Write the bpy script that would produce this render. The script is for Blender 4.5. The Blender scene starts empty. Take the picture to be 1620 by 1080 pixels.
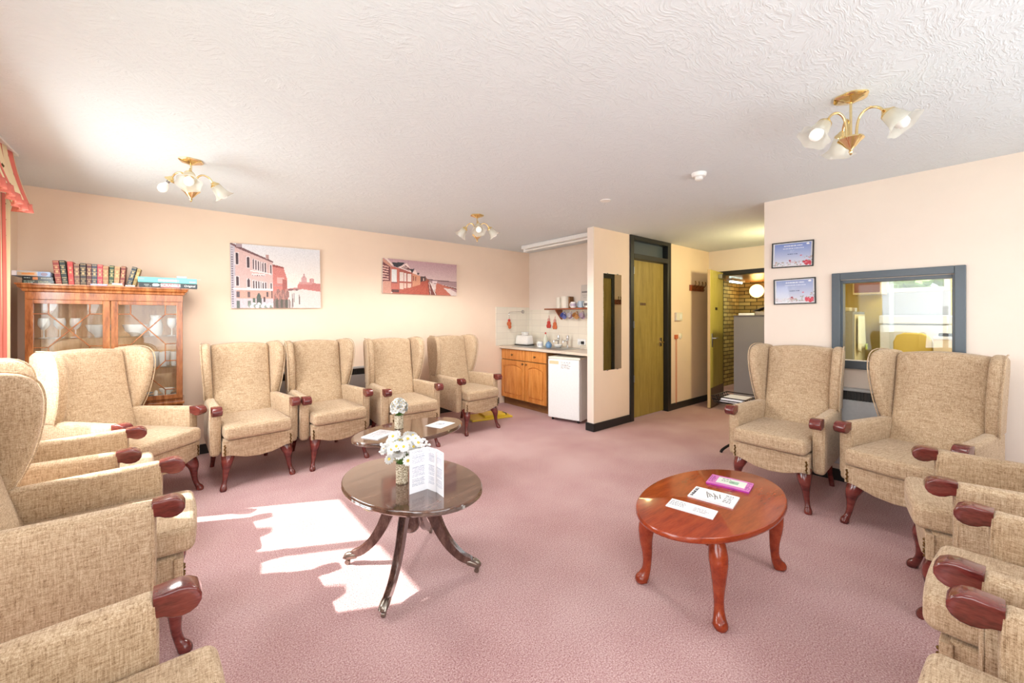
import bpy, bmesh, math, random
import numpy as np
from mathutils import Vector, Matrix
R = math.radians
PI = math.pi
random.seed(7)
scn = bpy.context.scene
C = scn.collection

# ------------------------------------------------------------------ camera
cd = bpy.data.cameras.new('camera'); cam = bpy.data.objects.new('camera', cd); C.objects.link(cam)
cam.location = (0, 0, 1.337); cam.rotation_euler = (R(90), 0, R(-39.41))
cd.sensor_width = 36; cd.lens = 14.222; cd.shift_y = -38 / 1620; cd.clip_start = 0.02; cd.clip_end = 100
scn.camera = cam

# ------------------------------------------------------------------ light
vs = scn.view_settings
vs.view_transform = 'Standard'; vs.look = 'None'; vs.gamma = 1; vs.use_curve_mapping = False
vs.exposure = 0.0
scn.cycles.transparent_max_bounces = 32
W = bpy.data.worlds.new('sky'); scn.world = W; W.use_nodes = True
bg = W.node_tree.nodes['Background']; bg.inputs[0].default_value = (0.86, 0.93, 1.0, 1); bg.inputs[1].default_value = 3.0


def lamp(name, kind, loc, energy, color=(1, 1, 1), direction=None, size=None, size_y=None, **kw):
    l = bpy.data.lights.new(name, kind); l.energy = energy; l.color = color
    o = bpy.data.objects.new(name, l); C.objects.link(o); o.location = loc
    if direction is not None:
        o.rotation_euler = Vector(direction).to_track_quat('-Z', 'Y').to_euler()
    if kind == 'AREA':
        l.shape = 'RECTANGLE'; l.size = size; l.size_y = size_y
    elif kind in ('POINT', 'SPOT'):
        l.shadow_soft_size = size or 0.05
    for k, v in kw.items(): setattr(l, k, v)
    return o


lamp('sun', 'SUN', (-6, 6, 7), 16.0, (1.0, 0.95, 0.88), direction=(1.0, -0.50, -0.96), angle=R(0.6))
# daylight entering through the two windows on the left and, as added fill, an invented window behind the camera
lamp('daylight_fill', 'AREA', (-1.06, 3.43, 1.4), 60, (0.95, 0.98, 1.0), direction=(1, 0, -0.45), size=1.5, size_y=1.2)
lamp('daylight_fill', 'AREA', (-1.06, 0.6, 1.4), 30, (0.95, 0.98, 1.0), direction=(1, 0, -0.3), size=1.5, size_y=1.2)
lamp('daylight_fill', 'AREA', (1.4, -1.28, 1.45), 48, (1.0, 0.98, 0.95), direction=(0, 1, 0.12), size=4.4, size_y=1.5)

# ------------------------------------------------------------------ materials
def lin(c):
    c = np.asarray(c, float) / 255.0
    return np.where(c <= 0.04045, c / 12.92, ((c + 0.055) / 1.055) ** 2.4)


def L4(c):
    a = lin(c); return (float(a[0]), float(a[1]), float(a[2]), 1.0)


class NT:
    def __init__(s, name):
        s.m = bpy.data.materials.new(name); s.m.use_nodes = True; s.t = s.m.node_tree
        s.b = s.t.nodes['Principled BSDF']; s.out = s.t.nodes['Material Output']

    def n(s, typ, **kw):
        nd = s.t.nodes.new(typ)
        for k, v in kw.items():
            if k in ('noise_dimensions', 'operation', 'blend_type', 'data_type', 'feature', 'wave_type', 'bands_direction', 'attribute_name', 'distance'):
                setattr(nd, k, v)
            else:
                nd.inputs[k.replace('_', ' ') if k.replace('_', ' ') in nd.inputs else k].default_value = v
        return nd

    def l(s, a, b): s.t.links.new(a, b)

    def coord(s, scale=(1, 1, 1), kind='Object', rot=(0, 0, 0)):
        tc = s.t.nodes.new('ShaderNodeTexCoord'); mp = s.t.nodes.new('ShaderNodeMapping')
        mp.inputs['Scale'].default_value = scale; mp.inputs['Rotation'].default_value = rot
        s.l(tc.outputs[kind], mp.inputs[0]); return mp.outputs[0]

    def noise(s, vec, scale=5, detail=2, rough=0.5):
        nd = s.t.nodes.new('ShaderNodeTexNoise'); nd.inputs['Scale'].default_value = scale
        nd.inputs['Detail'].default_value = detail; nd.inputs['Roughness'].default_value = rough
        s.l(vec, nd.inputs['Vector']); return nd.outputs['Fac']

    def ramp(s, fac, stops):
        nd = s.t.nodes.new('ShaderNodeValToRGB'); el = nd.color_ramp.elements
        while len(el) < len(stops): el.new(0.5)
        for e, (p, c) in zip(el, stops):
            e.position = p; e.color = c if len(c) == 4 else L4(c)
        s.l(fac, nd.inputs[0]); return nd.outputs[0]

    def math(s, op, a, b):
        nd = s.t.nodes.new('ShaderNodeMath'); nd.operation = op
        for i, v in enumerate((a, b)):
            if isinstance(v, (int, float)): nd.inputs[i].default_value = v
            else: s.l(v, nd.inputs[i])
        return nd.outputs[0]

    def bump(s, h, strength=0.3, dist=0.01):
        nd = s.t.nodes.new('ShaderNodeBump'); nd.inputs['Strength'].default_value = strength
        nd.inputs['Distance'].default_value = dist; s.l(h, nd.inputs['Height']); s.l(nd.outputs[0], s.b.inputs['Normal'])

    def col(s, c): s.l(c, s.b.inputs['Base Color'])


def plain(name, c, rough=0.5, metal=0.0, spec=0.5, emit=None, es=0, coat=0):
    k = NT(name); b = k.b
    b.inputs['Base Color'].default_value = L4(c); b.inputs['Roughness'].default_value = rough
    b.inputs['Metallic'].default_value = metal; b.inputs['Specular IOR Level'].default_value = spec
    if coat: b.inputs['Coat Weight'].default_value = coat; b.inputs['Coat Roughness'].default_value = 0.08
    if emit: b.inputs['Emission Color'].default_value = L4(emit); b.inputs['Emission Strength'].default_value = es
    # a whisper of grain so no surface is perfectly flat
    f = k.noise(k.coord((1, 1, 1)), 60, 2)
    a = np.clip(np.array(c) * 0.985, 0, 255); d = np.clip(np.array(c) * 1.012, 0, 255)
    k.col(k.ramp(f, [(0.3, tuple(a)), (0.7, tuple(d))]))
    return k.m


def wood(name, dark, mid, light, scale=(1, 12, 12), rough=0.3, coat=0.3, nscale=3.0):
    k = NT(name); v = k.coord(scale)
    f = k.noise(v, nscale, 5, 0.6); g = k.noise(v, nscale * 9, 2, 0.5)
    h = k.math('ADD', k.math('MULTIPLY', f, 0.75), k.math('MULTIPLY', g, 0.25))
    k.col(k.ramp(h, [(0.33, dark), (0.5, mid), (0.68, light)]))
    k.b.inputs['Roughness'].default_value = rough; k.b.inputs['Coat Weight'].default_value = coat
    k.b.inputs['Coat Roughness'].default_value = 0.1
    return k.m


def fabric_mat():
    k = NT('woven_beige_tweed')
    a = k.noise(k.coord((34, 420, 420)), 1, 2, 0.6); b = k.noise(k.coord((420, 420, 34)), 1, 2, 0.6)
    c = k.noise(k.coord((420, 34, 420)), 1, 2, 0.6)
    a2 = k.noise(k.coord((13, 170, 170)), 1, 2, 0.6); b2 = k.noise(k.coord((170, 170, 13)), 1, 2, 0.6); c2 = k.noise(k.coord((170, 13, 170)), 1, 2, 0.6)
    s = k.math('ADD', k.math('ADD', a, b), c); s2 = k.math('ADD', k.math('ADD', a2, b2), c2)
    s = k.math('ADD', k.math('MULTIPLY', s, 0.2), k.math('MULTIPLY', s2, 0.1333))
    k.col(k.ramp(s, [(0.38, (110, 83, 60)), (0.46, (172, 145, 115)), (0.52, (196, 171, 141)), (0.60, (219, 199, 171))]))
    k.b.inputs['Roughness'].default_value = 0.95; k.b.inputs['Specular IOR Level'].default_value = 0.15
    k.b.inputs['Sheen Weight'].default_value = 0.15
    k.bump(s, 0.35, 0.004); return k.m


def carpet_mat():
    k = NT('dusty_pink_carpet'); v = k.coord((1, 1, 1))
    f = k.noise(v, 165, 3, 0.75); g = k.noise(v, 1.3, 3, 0.55)
    h = k.math('ADD', k.math('MULTIPLY', f, 0.8), k.math('MULTIPLY', g, 0.2))
    k.col(k.ramp(h, [(0.32, (134, 90, 92)), (0.45, (186, 145, 145)), (0.55, (212, 180, 179)), (0.68, (240, 222, 220))]))
    k.b.inputs['Roughness'].default_value = 1.0; k.b.inputs['Specular IOR Level'].default_value = 0.05
    k.bump(f, 0.6, 0.008); return k.m


def wall_mat(name, c, bump=0.1):
    k = NT(name); v = k.coord((1, 1, 1)); f = k.noise(v, 2.0, 4, 0.6); g = k.noise(v, 180, 2, 0.6)
    a = np.array(c); k.col(k.ramp(f, [(0.3, tuple(np.clip(a * 0.985, 0, 255))), (0.7, tuple(np.clip(a * 1.01, 0, 255)))]))
    k.b.inputs['Roughness'].default_value = 0.75; k.b.inputs['Specular IOR Level'].default_value = 0.2
    k.bump(g, bump, 0.003); return k.m


def ceiling_mat():
    k = NT('white_textured_artex'); v = k.coord((1, 1, 1))
    w = k.noise(v, 5, 3, 0.6)
    d = k.t.nodes.new('ShaderNodeVectorMath'); d.operation = 'ADD'
    sc = k.t.nodes.new('ShaderNodeVectorMath'); sc.operation = 'SCALE'; sc.inputs['Scale'].default_value = 0.25
    nz = k.t.nodes.new('ShaderNodeTexNoise'); nz.inputs['Scale'].default_value = 4; k.l(v, nz.inputs['Vector'])
    k.l(nz.outputs['Color'], sc.inputs[0]); k.l(v, d.inputs[0]); k.l(sc.outputs[0], d.inputs[1])
    mp = k.t.nodes.new('ShaderNodeMapping'); mp.inputs['Scale'].default_value = (22, 80, 22); mp.inputs['Rotation'].default_value = (0, 0, R(25))
    k.l(d.outputs[0], mp.inputs[0])
    s1 = k.noise(mp.outputs[0], 1.0, 3, 0.65); s2 = k.noise(v, 55, 3, 0.6)
    m = k.ramp(s1, [(0.45, (0, 0, 0)), (0.66, (255, 255, 255))])
    h = k.math('ADD', k.math('MULTIPLY', m, k.math('MULTIPLY', w, 1.3)), k.math('MULTIPLY', s2, 0.35))
    k.b.inputs['Base Color'].default_value = L4((224, 231, 236)); k.b.inputs['Roughness'].default_value = 0.85
    k.b.inputs['Specular IOR Level'].default_value = 0.2
    k.bump(h, 0.45, 0.006); return k.m


def wicker_mat():
    k = NT('cream_wicker_weave'); a = k.noise(k.coord((110, 110, 260)), 1, 2, 0.6)
    k.col(k.ramp(a, [(0.40, (128, 108, 80)), (0.5, (206, 192, 164)), (0.6, (240, 232, 212))])); k.b.inputs['Roughness'].default_value = 0.85
    k.bump(a, 0.8, 0.004); return k.m


def brick_mat():
    k = NT('yellow_brick'); tc = k.t.nodes.new('ShaderNodeTexCoord'); sx = k.t.nodes.new('ShaderNodeSeparateXYZ'); cb = k.t.nodes.new('ShaderNodeCombineXYZ')
    k.l(tc.outputs['Object'], sx.inputs[0])
    k.l(k.math('ADD', sx.outputs[0], sx.outputs[1]), cb.inputs[0]); k.l(sx.outputs[2], cb.inputs[1])
    br = k.t.nodes.new('ShaderNodeTexBrick'); k.l(cb.outputs[0], br.inputs['Vector'])
    br.inputs['Color1'].default_value = L4((196, 176, 112)); br.inputs['Color2'].default_value = L4((150, 128, 74)); br.inputs['Mortar'].default_value = L4((70, 58, 40))
    br.inputs['Scale'].default_value = 1.0; br.inputs['Brick Width'].default_value = 0.225; br.inputs['Row Height'].default_value = 0.075; br.inputs['Mortar Size'].default_value = 0.008
    k.col(br.outputs['Color']); k.b.inputs['Roughness'].default_value = 0.9
    k.bump(br.outputs['Fac'], -0.4, 0.01); return k.m


def tile_mat():
    k = NT('cream_glazed_tile'); tc = k.t.nodes.new('ShaderNodeTexCoord'); sx = k.t.nodes.new('ShaderNodeSeparateXYZ'); cb = k.t.nodes.new('ShaderNodeCombineXYZ')
    k.l(tc.outputs['Object'], sx.inputs[0]); k.l(k.math('ADD', sx.outputs[0], sx.outputs[1]), cb.inputs[0]); k.l(sx.outputs[2], cb.inputs[1])
    br = k.t.nodes.new('ShaderNodeTexBrick'); br.offset = 0.0; k.l(cb.outputs[0], br.inputs['Vector'])
    br.inputs['Color1'].default_value = L4((238, 230, 214)); br.inputs['Color2'].default_value = L4((232, 224, 208)); br.inputs['Mortar'].default_value = L4((222, 213, 198))
    br.inputs['Scale'].default_value = 1.0; br.inputs['Brick Width'].default_value = 0.2; br.inputs['Row Height'].default_value = 0.1; br.inputs['Mortar Size'].default_value = 0.003
    k.col(br.outputs['Color']); k.b.inputs['Roughness'].default_value = 0.15; k.bump(br.outputs['Fac'], -0.2, 0.002); return k.m


def stripe_mat():
    k = NT('pink_and_cream_striped_curtain'); tc = k.t.nodes.new('ShaderNodeTexCoord'); sx = k.t.nodes.new('ShaderNodeSeparateXYZ')
    k.l(tc.outputs['UV'], sx.inputs[0])
    f = k.math('FRACT', k.math('MULTIPLY', sx.outputs[0], 1 / 0.26), 0)
    base = k.ramp(f, [(0.0, (224, 124, 112)), (0.40, (228, 136, 122)), (0.42, (176, 92, 78)), (0.44, (238, 218, 180)), (0.96, (240, 222, 188)), (0.98, (176, 92, 78))])
    base.node.color_ramp.interpolation = 'CONSTANT'
    # small motifs down the cream stripe
    u = k.math('ABSOLUTE', k.math('SUBTRACT', f, 0.73), 0); w = k.math('FRACT', k.math('MULTIPLY', sx.outputs[1], 1 / 0.11), 0)
    w = k.math('ABSOLUTE', k.math('SUBTRACT', w, 0.5), 0)
    r = k.math('ADD', k.math('MULTIPLY', u, 2.2), w); mask = k.math('LESS_THAN', r, 0.13)
    mx = k.t.nodes.new('ShaderNodeMix'); mx.data_type = 'RGBA'; k.l(mask, mx.inputs['Factor']); k.l(base, mx.inputs['A']); mx.inputs['B'].default_value = L4((96, 84, 52))
    k.col(mx.outputs['Result']); k.b.inputs['Roughness'].default_value = 0.9; k.b.inputs['Specular IOR Level'].default_value = 0.1
    k.b.inputs['Transmission Weight'].default_value = 0.0
    return k.m


def glass_pane(name, tint=(250, 252, 252), base=0.04):
    k = NT(name); t = k.t
    tr = t.nodes.new('ShaderNodeBsdfTransparent'); tr.inputs[0].default_value = L4(tint)
    gl = t.nodes.new('ShaderNodeBsdfGlossy'); gl.inputs['Roughness'].default_value = 0.02
    lw = t.nodes.new('ShaderNodeLayerWeight'); lw.inputs[0].default_value = 0.5
    fr = k.math('ADD', k.math('MULTIPLY', k.math('POWER', lw.outputs['Facing'], 5.0), 0.9), base)
    mx = t.nodes.new('ShaderNodeMixShader'); k.l(fr, mx.inputs[0]); k.l(tr.outputs[0], mx.inputs[1]); k.l(gl.outputs[0], mx.inputs[2])
    k.l(mx.outputs[0], k.out.inputs[0]); return k.m


def ware_mat():
    k = NT('cut_glassware'); b = k.b; b.inputs['Base Color'].default_value = L4((240, 244, 246)); b.inputs['Roughness'].default_value = 0.08
    tr = k.t.nodes.new('ShaderNodeBsdfTransparent'); mx = k.t.nodes.new('ShaderNodeMixShader'); mx.inputs[0].default_value = 0.34
    k.l(tr.outputs[0], mx.inputs[1]); k.l(b.outputs[0], mx.inputs[2]); k.l(mx.outputs[0], k.out.inputs[0]); return k.m


def frosted(name):
    k = NT(name); b = k.b
    b.inputs['Base Color'].default_value = L4((236, 234, 226)); b.inputs['Roughness'].default_value = 0.25
    t = k.t; tl = t.nodes.new('ShaderNodeBsdfTranslucent'); tl.inputs[0].default_value = L4((240, 240, 232))
    tr = t.nodes.new('ShaderNodeBsdfTransparent')
    m1 = t.nodes.new('ShaderNodeMixShader'); m1.inputs[0].default_value = 0.5
    m2 = t.nodes.new('ShaderNodeMixShader'); m2.inputs[0].default_value = 0.35
    k.l(b.outputs[0], m1.inputs[1]); k.l(tl.outputs[0], m1.inputs[2]); k.l(m1.outputs[0], m2.inputs[1]); k.l(tr.outputs[0], m2.inputs[2])
    k.l(m2.outputs[0], k.out.inputs[0]); return k.m


def print_mat(name, rough=0.5):
    k = NT(name); a = k.t.nodes.new('ShaderNodeAttribute'); a.attribute_name = 'Col'; k.col(a.outputs['Color'])
    k.b.inputs['Roughness'].default_value = rough; return k.m


M = {}
M['fabric'] = fabric_mat(); M['carpet'] = carpet_mat(); M['ceiling'] = ceiling_mat(); M['brick'] = brick_mat(); M['tile'] = tile_mat(); M['stripe'] = stripe_mat()
M['wall_peach'] = wall_mat('peach_wall_paint', (243, 220, 198)); M['wall_cream'] = wall_mat('pale_cream_wall_paint', (235, 221, 208))
M['wall_yellow'] = wall_mat('yellow_kitchen_paint', (232, 206, 104)); M['wall_reflection'] = wall_mat('painted_hatch_reflection', (188, 195, 206)); M['wall_white'] = wall_mat('white_kitchen_paint', (236, 238, 240))
M['mahogany'] = wood('red_mahogany', (66, 20, 18), (104, 40, 36), (128, 58, 50), (3, 3, 14), 0.22, 0.5, 2)
M['cherry'] = wood('orange_cherry_veneer', (122, 40, 16), (150, 56, 24), (168, 72, 34), (2, 14, 14), 0.2, 0.35, 1.6)
M['cabinet'] = wood('flame_mahogany_veneer', (104, 54, 26), (158, 94, 50), (198, 136, 82), (30, 6, 4), 0.22, 0.5, 0.8)
M['cab_back'] = wood('brightened_cabinet_lining', (196, 148, 104), (222, 180, 134), (236, 200, 158), (8, 8, 1.5), 0.4, 0.1, 2); M['cabinet_dark'] = wood('dark_cabinet_edge', (58, 22, 10), (92, 42, 20), (120, 62, 30), (4, 10, 10), 0.25, 0.4, 2)
M['dark_table'] = wood('dark_walnut_tabletop', (66, 42, 34), (98, 70, 58), (124, 94, 80), (2, 12, 10), 0.06, 1.0, 1.6)
M['dark_leg'] = wood('dark_walnut_leg', (50, 28, 24), (84, 56, 48), (120, 92, 82), (8, 8, 3), 0.18, 0.7, 3)
M['oak'] = wood('honey_oak', (198, 116, 46), (224, 148, 72), (238, 172, 98), (12, 12, 1.5), 0.35, 0.25, 2.5)
M['plinth'] = wood('brown_plinth', (112, 74, 40), (134, 92, 52), (150, 106, 62), (10, 2, 10), 0.6, 0, 2)
M['shelfwood'] = wood('reddish_shelf_wood', (110, 50, 28), (150, 78, 44), (176, 100, 60), (10, 2, 10), 0.4, 0.2, 2)
M['olive_door'] = wood('olive_door_veneer', (138, 118, 56), (158, 136, 66), (172, 150, 80), (12, 12, 1.2), 0.5, 0.1, 2)
M['lit_door'] = wood('light_tinted_door_veneer', (188, 176, 88), (204, 190, 98), (214, 202, 112), (12, 12, 1.2), 0.45, 0.1, 2)  # tan-yellow veneer, yellow-green cast of the light put into its colour
M['kick'] = wood('brown_kick_plate', (88, 66, 44), (104, 78, 52), (116, 90, 62), (10, 10, 2), 0.4, 0.1, 3)
M['hallceil'] = wood('varnished_timber_ceiling', (150, 96, 34), (182, 122, 50), (204, 146, 70), (1, 20, 20), 0.35, 0.2, 1)
M['frame_black'] = plain('black_woodwork_paint', (30, 31, 30), 0.35); M['frame_grey'] = plain('slate_grey_gloss_paint', (76, 86, 94), 0.3)
M['white'] = plain('white_enamel', (240, 241, 240), 0.3); M['white_gloss'] = plain('white_glazed_china', (242, 240, 236), 0.12)
M['offwhite'] = plain('off_white_plastic', (232, 226, 212), 0.4); M['worktop'] = plain('pale_laminate_worktop', (222, 208, 190), 0.3)
M['paper'] = plain('white_paper', (244, 244, 246), 0.6); M['chrome'] = plain('chrome', (216, 218, 220), 0.08, 1.0); M['steel'] = plain('brushed_steel', (170, 172, 172), 0.3, 1.0)
M['brass'] = plain('polished_brass', (238, 216, 162), 0.16, 1.0); M['dark_brass'] = plain('antique_brass_nail', (110, 84, 48), 0.3, 1.0)
M['pewter'] = plain('worn_pewter_metal', (150, 142, 132), 0.3, 1.0); M['rubber'] = plain('black_rubber', (26, 26, 28), 0.6); M['bulb'] = plain('opal_bulb', (248, 248, 246), 0.15, emit=(255, 250, 240), es=0.25)
M['clear_bulb'] = plain('clear_bulb_glass', (236, 236, 232), 0.05)
M['heater'] = plain('grey_heater_enamel', (190, 192, 194), 0.4); M['grille'] = plain('dark_heater_grille', (46, 44, 42), 0.5)
M['cert_glass'] = glass_pane('picture_frame_glass', (252, 252, 252), 0.006); M['mirror'] = plain('silvered_mirror', (236, 240, 238), 0.01, 1.0)
M['glass'] = glass_pane('clear_window_glass'); M['cab_glass'] = glass_pane('cabinet_door_glass', (252, 252, 250)); M['ware'] = ware_mat(); M['frost'] = frosted('frosted_tulip_glass')
M['print'] = print_mat('printed_matter', 0.45); M['print_gloss'] = print_mat('glossy_printed_matter', 0.2)
M['wicker'] = wicker_mat(); M['petal'] = plain('white_petal', (250, 250, 248), 0.7); M['pollen'] = plain('yellow_flower_centre', (226, 200, 84), 0.8)
M['leaf'] = plain('green_leaf', (104, 150, 70), 0.6); M['twig'] = plain('purple_brown_twig', (112, 96, 104), 0.8)
M['yellow_plastic'] = plain('yellow_plastic', (232, 200, 60), 0.35); M['wire'] = plain('black_wire', (34, 28, 28), 0.4, 0.6)
M['grey_felt'] = wall_mat('grey_speckled_cloth', (138, 134, 136), 0.4); M['ruffle'] = plain('coral_pink_ruffle', (214, 118, 104), 0.9)
M['amber'] = plain('amber_lamp_glass', (255, 226, 160), 0.3, emit=(255, 206, 120), es=5); M['tube'] = plain('lit_fluorescent_tube', (240, 250, 246), 0.3, emit=(226, 255, 244), es=7)
M['orange'] = plain('orange_felt', (206, 110, 68), 0.9); M['red_felt'] = plain('red_felt', (196, 70, 60), 0.9); M['blue_glaze'] = plain('blue_glaze', (110, 150, 190), 0.2)
M['fridge_grey'] = plain('grey_green_enamel', (150, 150, 134), 0.4); M['cream_lit_enamel'] = plain('cream_lit_enamel', (240, 226, 170), 0.4); M['towel'] = plain('pale_yellow_towel', (244, 240, 190), 0.9)
M['terracotta'] = plain('reddish_brown_laminate', (150, 92, 66), 0.5); M['foliage'] = wall_mat('green_foliage', (160, 188, 116), 1.0); M['green_pad'] = plain('lime_sponge_cloth', (206, 220, 60), 0.8)
M['beige_unit'] = plain('beige_laminate', (244, 226, 186), 0.5); M['bottle'] = plain('pale_soap_bottle', (226, 226, 208), 0.2); M['pages'] = plain('cream_page_edges', (216, 200, 160), 0.8)
M['black_plastic'] = plain('black_plastic', (24, 24, 26), 0.35)
_cc = {}


def colm(c, rough=0.5):
    key = (tuple(int(v) for v in c), rough)
    if key not in _cc: _cc[key] = plain('coat_%d' % (len(_cc) + 1), c, rough)
    return _cc[key]


# ------------------------------------------------------------------ mesh helpers
def new(): return bmesh.new()


def finish(name, bm, mat, parent=None, smooth=40, loc=None, rot=None):
    bmesh.ops.recalc_face_normals(bm, faces=bm.faces)
    me = bpy.data.meshes.new(name); bm.to_mesh(me); bm.free()
    me.materials.append(mat)
    if smooth:
        me.polygons.foreach_set('use_smooth', [True] * len(me.polygons)); me.set_sharp_from_angle(angle=R(smooth))
    o = bpy.data.objects.new(name, me); C.objects.link(o)
    if parent: o.parent = parent
    if loc is not None: o.location = loc
    if rot is not None: o.rotation_euler = rot
    return o


def box(bm, lo, hi, bevel=0.0, mtx=None, seg=2):
    lo, hi = Vector(lo), Vector(hi)
    g = bmesh.ops.create_cube(bm, size=1.0); v = g['verts']
    for p in v: p.co = Vector([lo[i] + (p.co[i] + 0.5) * (hi[i] - lo[i]) for i in range(3)])
    if bevel:
        e = list({e for p in v for e in p.link_edges})
        r = bmesh.ops.bevel(bm, geom=e, offset=bevel, segments=seg, profile=0.5, affect='EDGES', clamp_overlap=True)
        v = list({p for f in r['faces'] for p in f.verts} | {p for p in v if p.is_valid})
    if mtx is not None:
        for p in v: p.co = mtx @ p.co
    return v


def rb(bm, c, h, r, fn=None, seg=2, m=(3, 3, 3)):
    """rounded box: centre c, half sizes h, edge radius r; fn maps each point"""
    ax = []
    for i in range(3):
        ii = h[i] - r; tn = [math.tan(PI / 4 * (1 - k / seg)) * r for k in range(seg)]
        q = [-ii - t for t in tn] + [-ii + 2 * ii * k / m[i] for k in range(m[i] + 1)] + [ii + t for t in reversed(tn)]
        ax.append(q)
    vs_ = {}

    def V(i, j, k):
        key = (i, j, k)
        if key not in vs_:
            q = Vector((ax[0][i], ax[1][j], ax[2][k])); inn = Vector([max(-(h[a] - r), min(h[a] - r, q[a])) for a in range(3)])
            d = q - inn; p = inn + d.normalized() * r
            if fn: p = fn(p)
            vs_[key] = bm.verts.new(Vector(c) + Vector(p))
        return vs_[key]
    n = [len(a) - 1 for a in ax]
    for i in range(n[0]):
        for j in range(n[1]):
            for k in (0, n[2]): bm.faces.new([V(i, j, k), V(i + 1, j, k), V(i + 1, j + 1, k), V(i, j + 1, k)])
    for i in range(n[0]):
        for k in range(n[2]):
            for j in (0, n[1]): bm.faces.new([V(i, j, k), V(i + 1, j, k), V(i + 1, j, k + 1), V(i, j, k + 1)])
    for j in range(n[1]):
        for k in range(n[2]):
            for i in (0, n[0]): bm.faces.new([V(i, j, k), V(i, j + 1, k), V(i, j + 1, k + 1), V(i, j, k + 1)])
    return list(vs_.values())


def tube(bm, pts, rad, n=10, cap=True, flat=1.0, up=None):
    pts = [Vector(p) for p in pts]; N = len(pts)
    rad = rad if isinstance(rad, (list, tuple)) else [rad] * N
    t0 = (pts[1] - pts[0]).normalized(); a = Vector(up) if up else (Vector((0, 0, 1)) if abs(t0.z) < 0.9 else Vector((1, 0, 0)))
    u = (a - t0 * a.dot(t0)).normalized(); rings = []
    for i, p in enumerate(pts):
        t = (pts[min(i + 1, N - 1)] - pts[max(i - 1, 0)]).normalized(); u = (u - t * u.dot(t)).normalized(); w = t.cross(u)
        rings.append([bm.verts.new(p + (u * math.cos(2 * PI * k / n) + w * math.sin(2 * PI * k / n) * flat) * rad[i]) for k in range(n)])
    for a_, b_ in zip(rings, rings[1:]):
        for k in range(n): bm.faces.new([a_[k], a_[(k + 1) % n], b_[(k + 1) % n], b_[k]])
    if cap:
        bm.faces.new(rings[0][::-1]); bm.faces.new(rings[-1])
    return [v for r_ in rings for v in r_]


def smooth_path(pts, per=5):
    P = [np.array(p, float) for p in pts]; out = []
    for i in range(len(P) - 1):
        p0, p1, p2, p3 = P[max(i - 1, 0)], P[i], P[i + 1], P[min(i + 2, len(P) - 1)]
        for k in range(per):
            t = k / per
            out.append(0.5 * ((2 * p1) + (-p0 + p2) * t + (2 * p0 - 5 * p1 + 4 * p2 - p3) * t * t + (-p0 + 3 * p1 - 3 * p2 + p3) * t ** 3))
    out.append(P[-1]); return out


def stube(bm, pr, n=10, per=5, **k):
    q = smooth_path(pr, per); return tube(bm, [tuple(a[:3]) for a in q], [float(a[3]) for a in q], n, **k)


def lathe(bm, prof, n=24, mtx=None, wave=None):
    rings = []
    for (r, z) in prof:
        if r < 1e-6: rings.append([bm.verts.new((0, 0, z))])
        else:
            ring = []
            for k in range(n):
                a = 2 * PI * k / n; rr = r * (1 + (wave(a, z) if wave else 0)); ring.append(bm.verts.new((rr * math.cos(a), rr * math.sin(a), z)))
            rings.append(ring)
    for a_, b_ in zip(rings, rings[1:]):
        for k in range(n):
            k2 = (k + 1) % n
            f = [a_[k % len(a_)], a_[k2 % len(a_)], b_[k2 % len(b_)], b_[k % len(b_)]]
            g = []
            for v in f:
                if v not in g: g.append(v)
            if len(g) > 2: bm.faces.new(g)
    vv = [v for r_ in rings for v in r_]
    if mtx is not None:
        for v in vv: v.co = mtx @ v.co
    return vv


def pprism(bm, poly, T, r, fn, seg=3):
    """outline poly [(a,b)] made a plump panel of thickness T, rim radius r; fn(a, b, t) -> point"""
    P = [Vector(p) for p in poly]; n = len(P); area = sum(P[i].x * P[(i + 1) % n].y - P[(i + 1) % n].x * P[i].y for i in range(n))
    if area < 0: P.reverse()
    nr = []
    for i in range(n):
        e1 = (P[i] - P[i - 1]); e2 = (P[(i + 1) % n] - P[i])
        q = (Vector((e1.y, -e1.x)).normalized() + Vector((e2.y, -e2.x)).normalized()); nr.append(q.normalized() if q.length > 1e-6 else Vector((0, 0)))
    layers = []
    for k in range(seg + 1):
        ph = -PI / 2 + PI / 2 * k / seg; layers.append((-T / 2 + r + r * math.sin(ph), r * (1 - math.cos(ph))))
    layers += [(-t, o) for t, o in reversed(layers)]
    rings = [[bm.verts.new(fn(P[i].x - nr[i].x * o, P[i].y - nr[i].y * o, t)) for i in range(n)] for t, o in layers]
    for a_, b_ in zip(rings, rings[1:]):
        for k in range(n): bm.faces.new([a_[k], a_[(k + 1) % n], b_[(k + 1) % n], b_[k]])
    for ring, t, o in ((rings[0], -T / 2, r), (rings[-1], T / 2, r)):
        c = sum(P, Vector((0, 0))) / n
        mid = [bm.verts.new(fn(c.x + (P[i].x - c.x) * 0.5, c.y + (P[i].y - c.y) * 0.5, t)) for i in range(n)]
        cv = bm.verts.new(fn(c.x, c.y, t))
        for k in range(n):
            bm.faces.new([ring[k], ring[(k + 1) % n], mid[(k + 1) % n], mid[k]]); bm.faces.new([mid[k], mid[(k + 1) % n], cv])


def prism(bm, poly, t0, t1, fn):
    a = [bm.verts.new(fn(p[0], p[1], t0)) for p in poly]; b = [bm.verts.new(fn(p[0], p[1], t1)) for p in poly]; n = len(poly)
    bm.faces.new(a[::-1]); bm.faces.new(b)
    for k in range(n): bm.faces.new([a[k], a[(k + 1) % n], b[(k + 1) % n], b[k]])


def cyl(bm, p0, p1, r, n=16): return tube(bm, [p0, p1], r, n)


def ball(bm, c, r, n=12, sc=(1, 1, 1)):
    g = bmesh.ops.create_uvsphere(bm, u_segments=n, v_segments=max(6, n // 2), radius=r)
    for v in g['verts']: v.co = Vector(c) + Vector((v.co.x * sc[0], v.co.y * sc[1], v.co.z * sc[2]))


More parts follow.
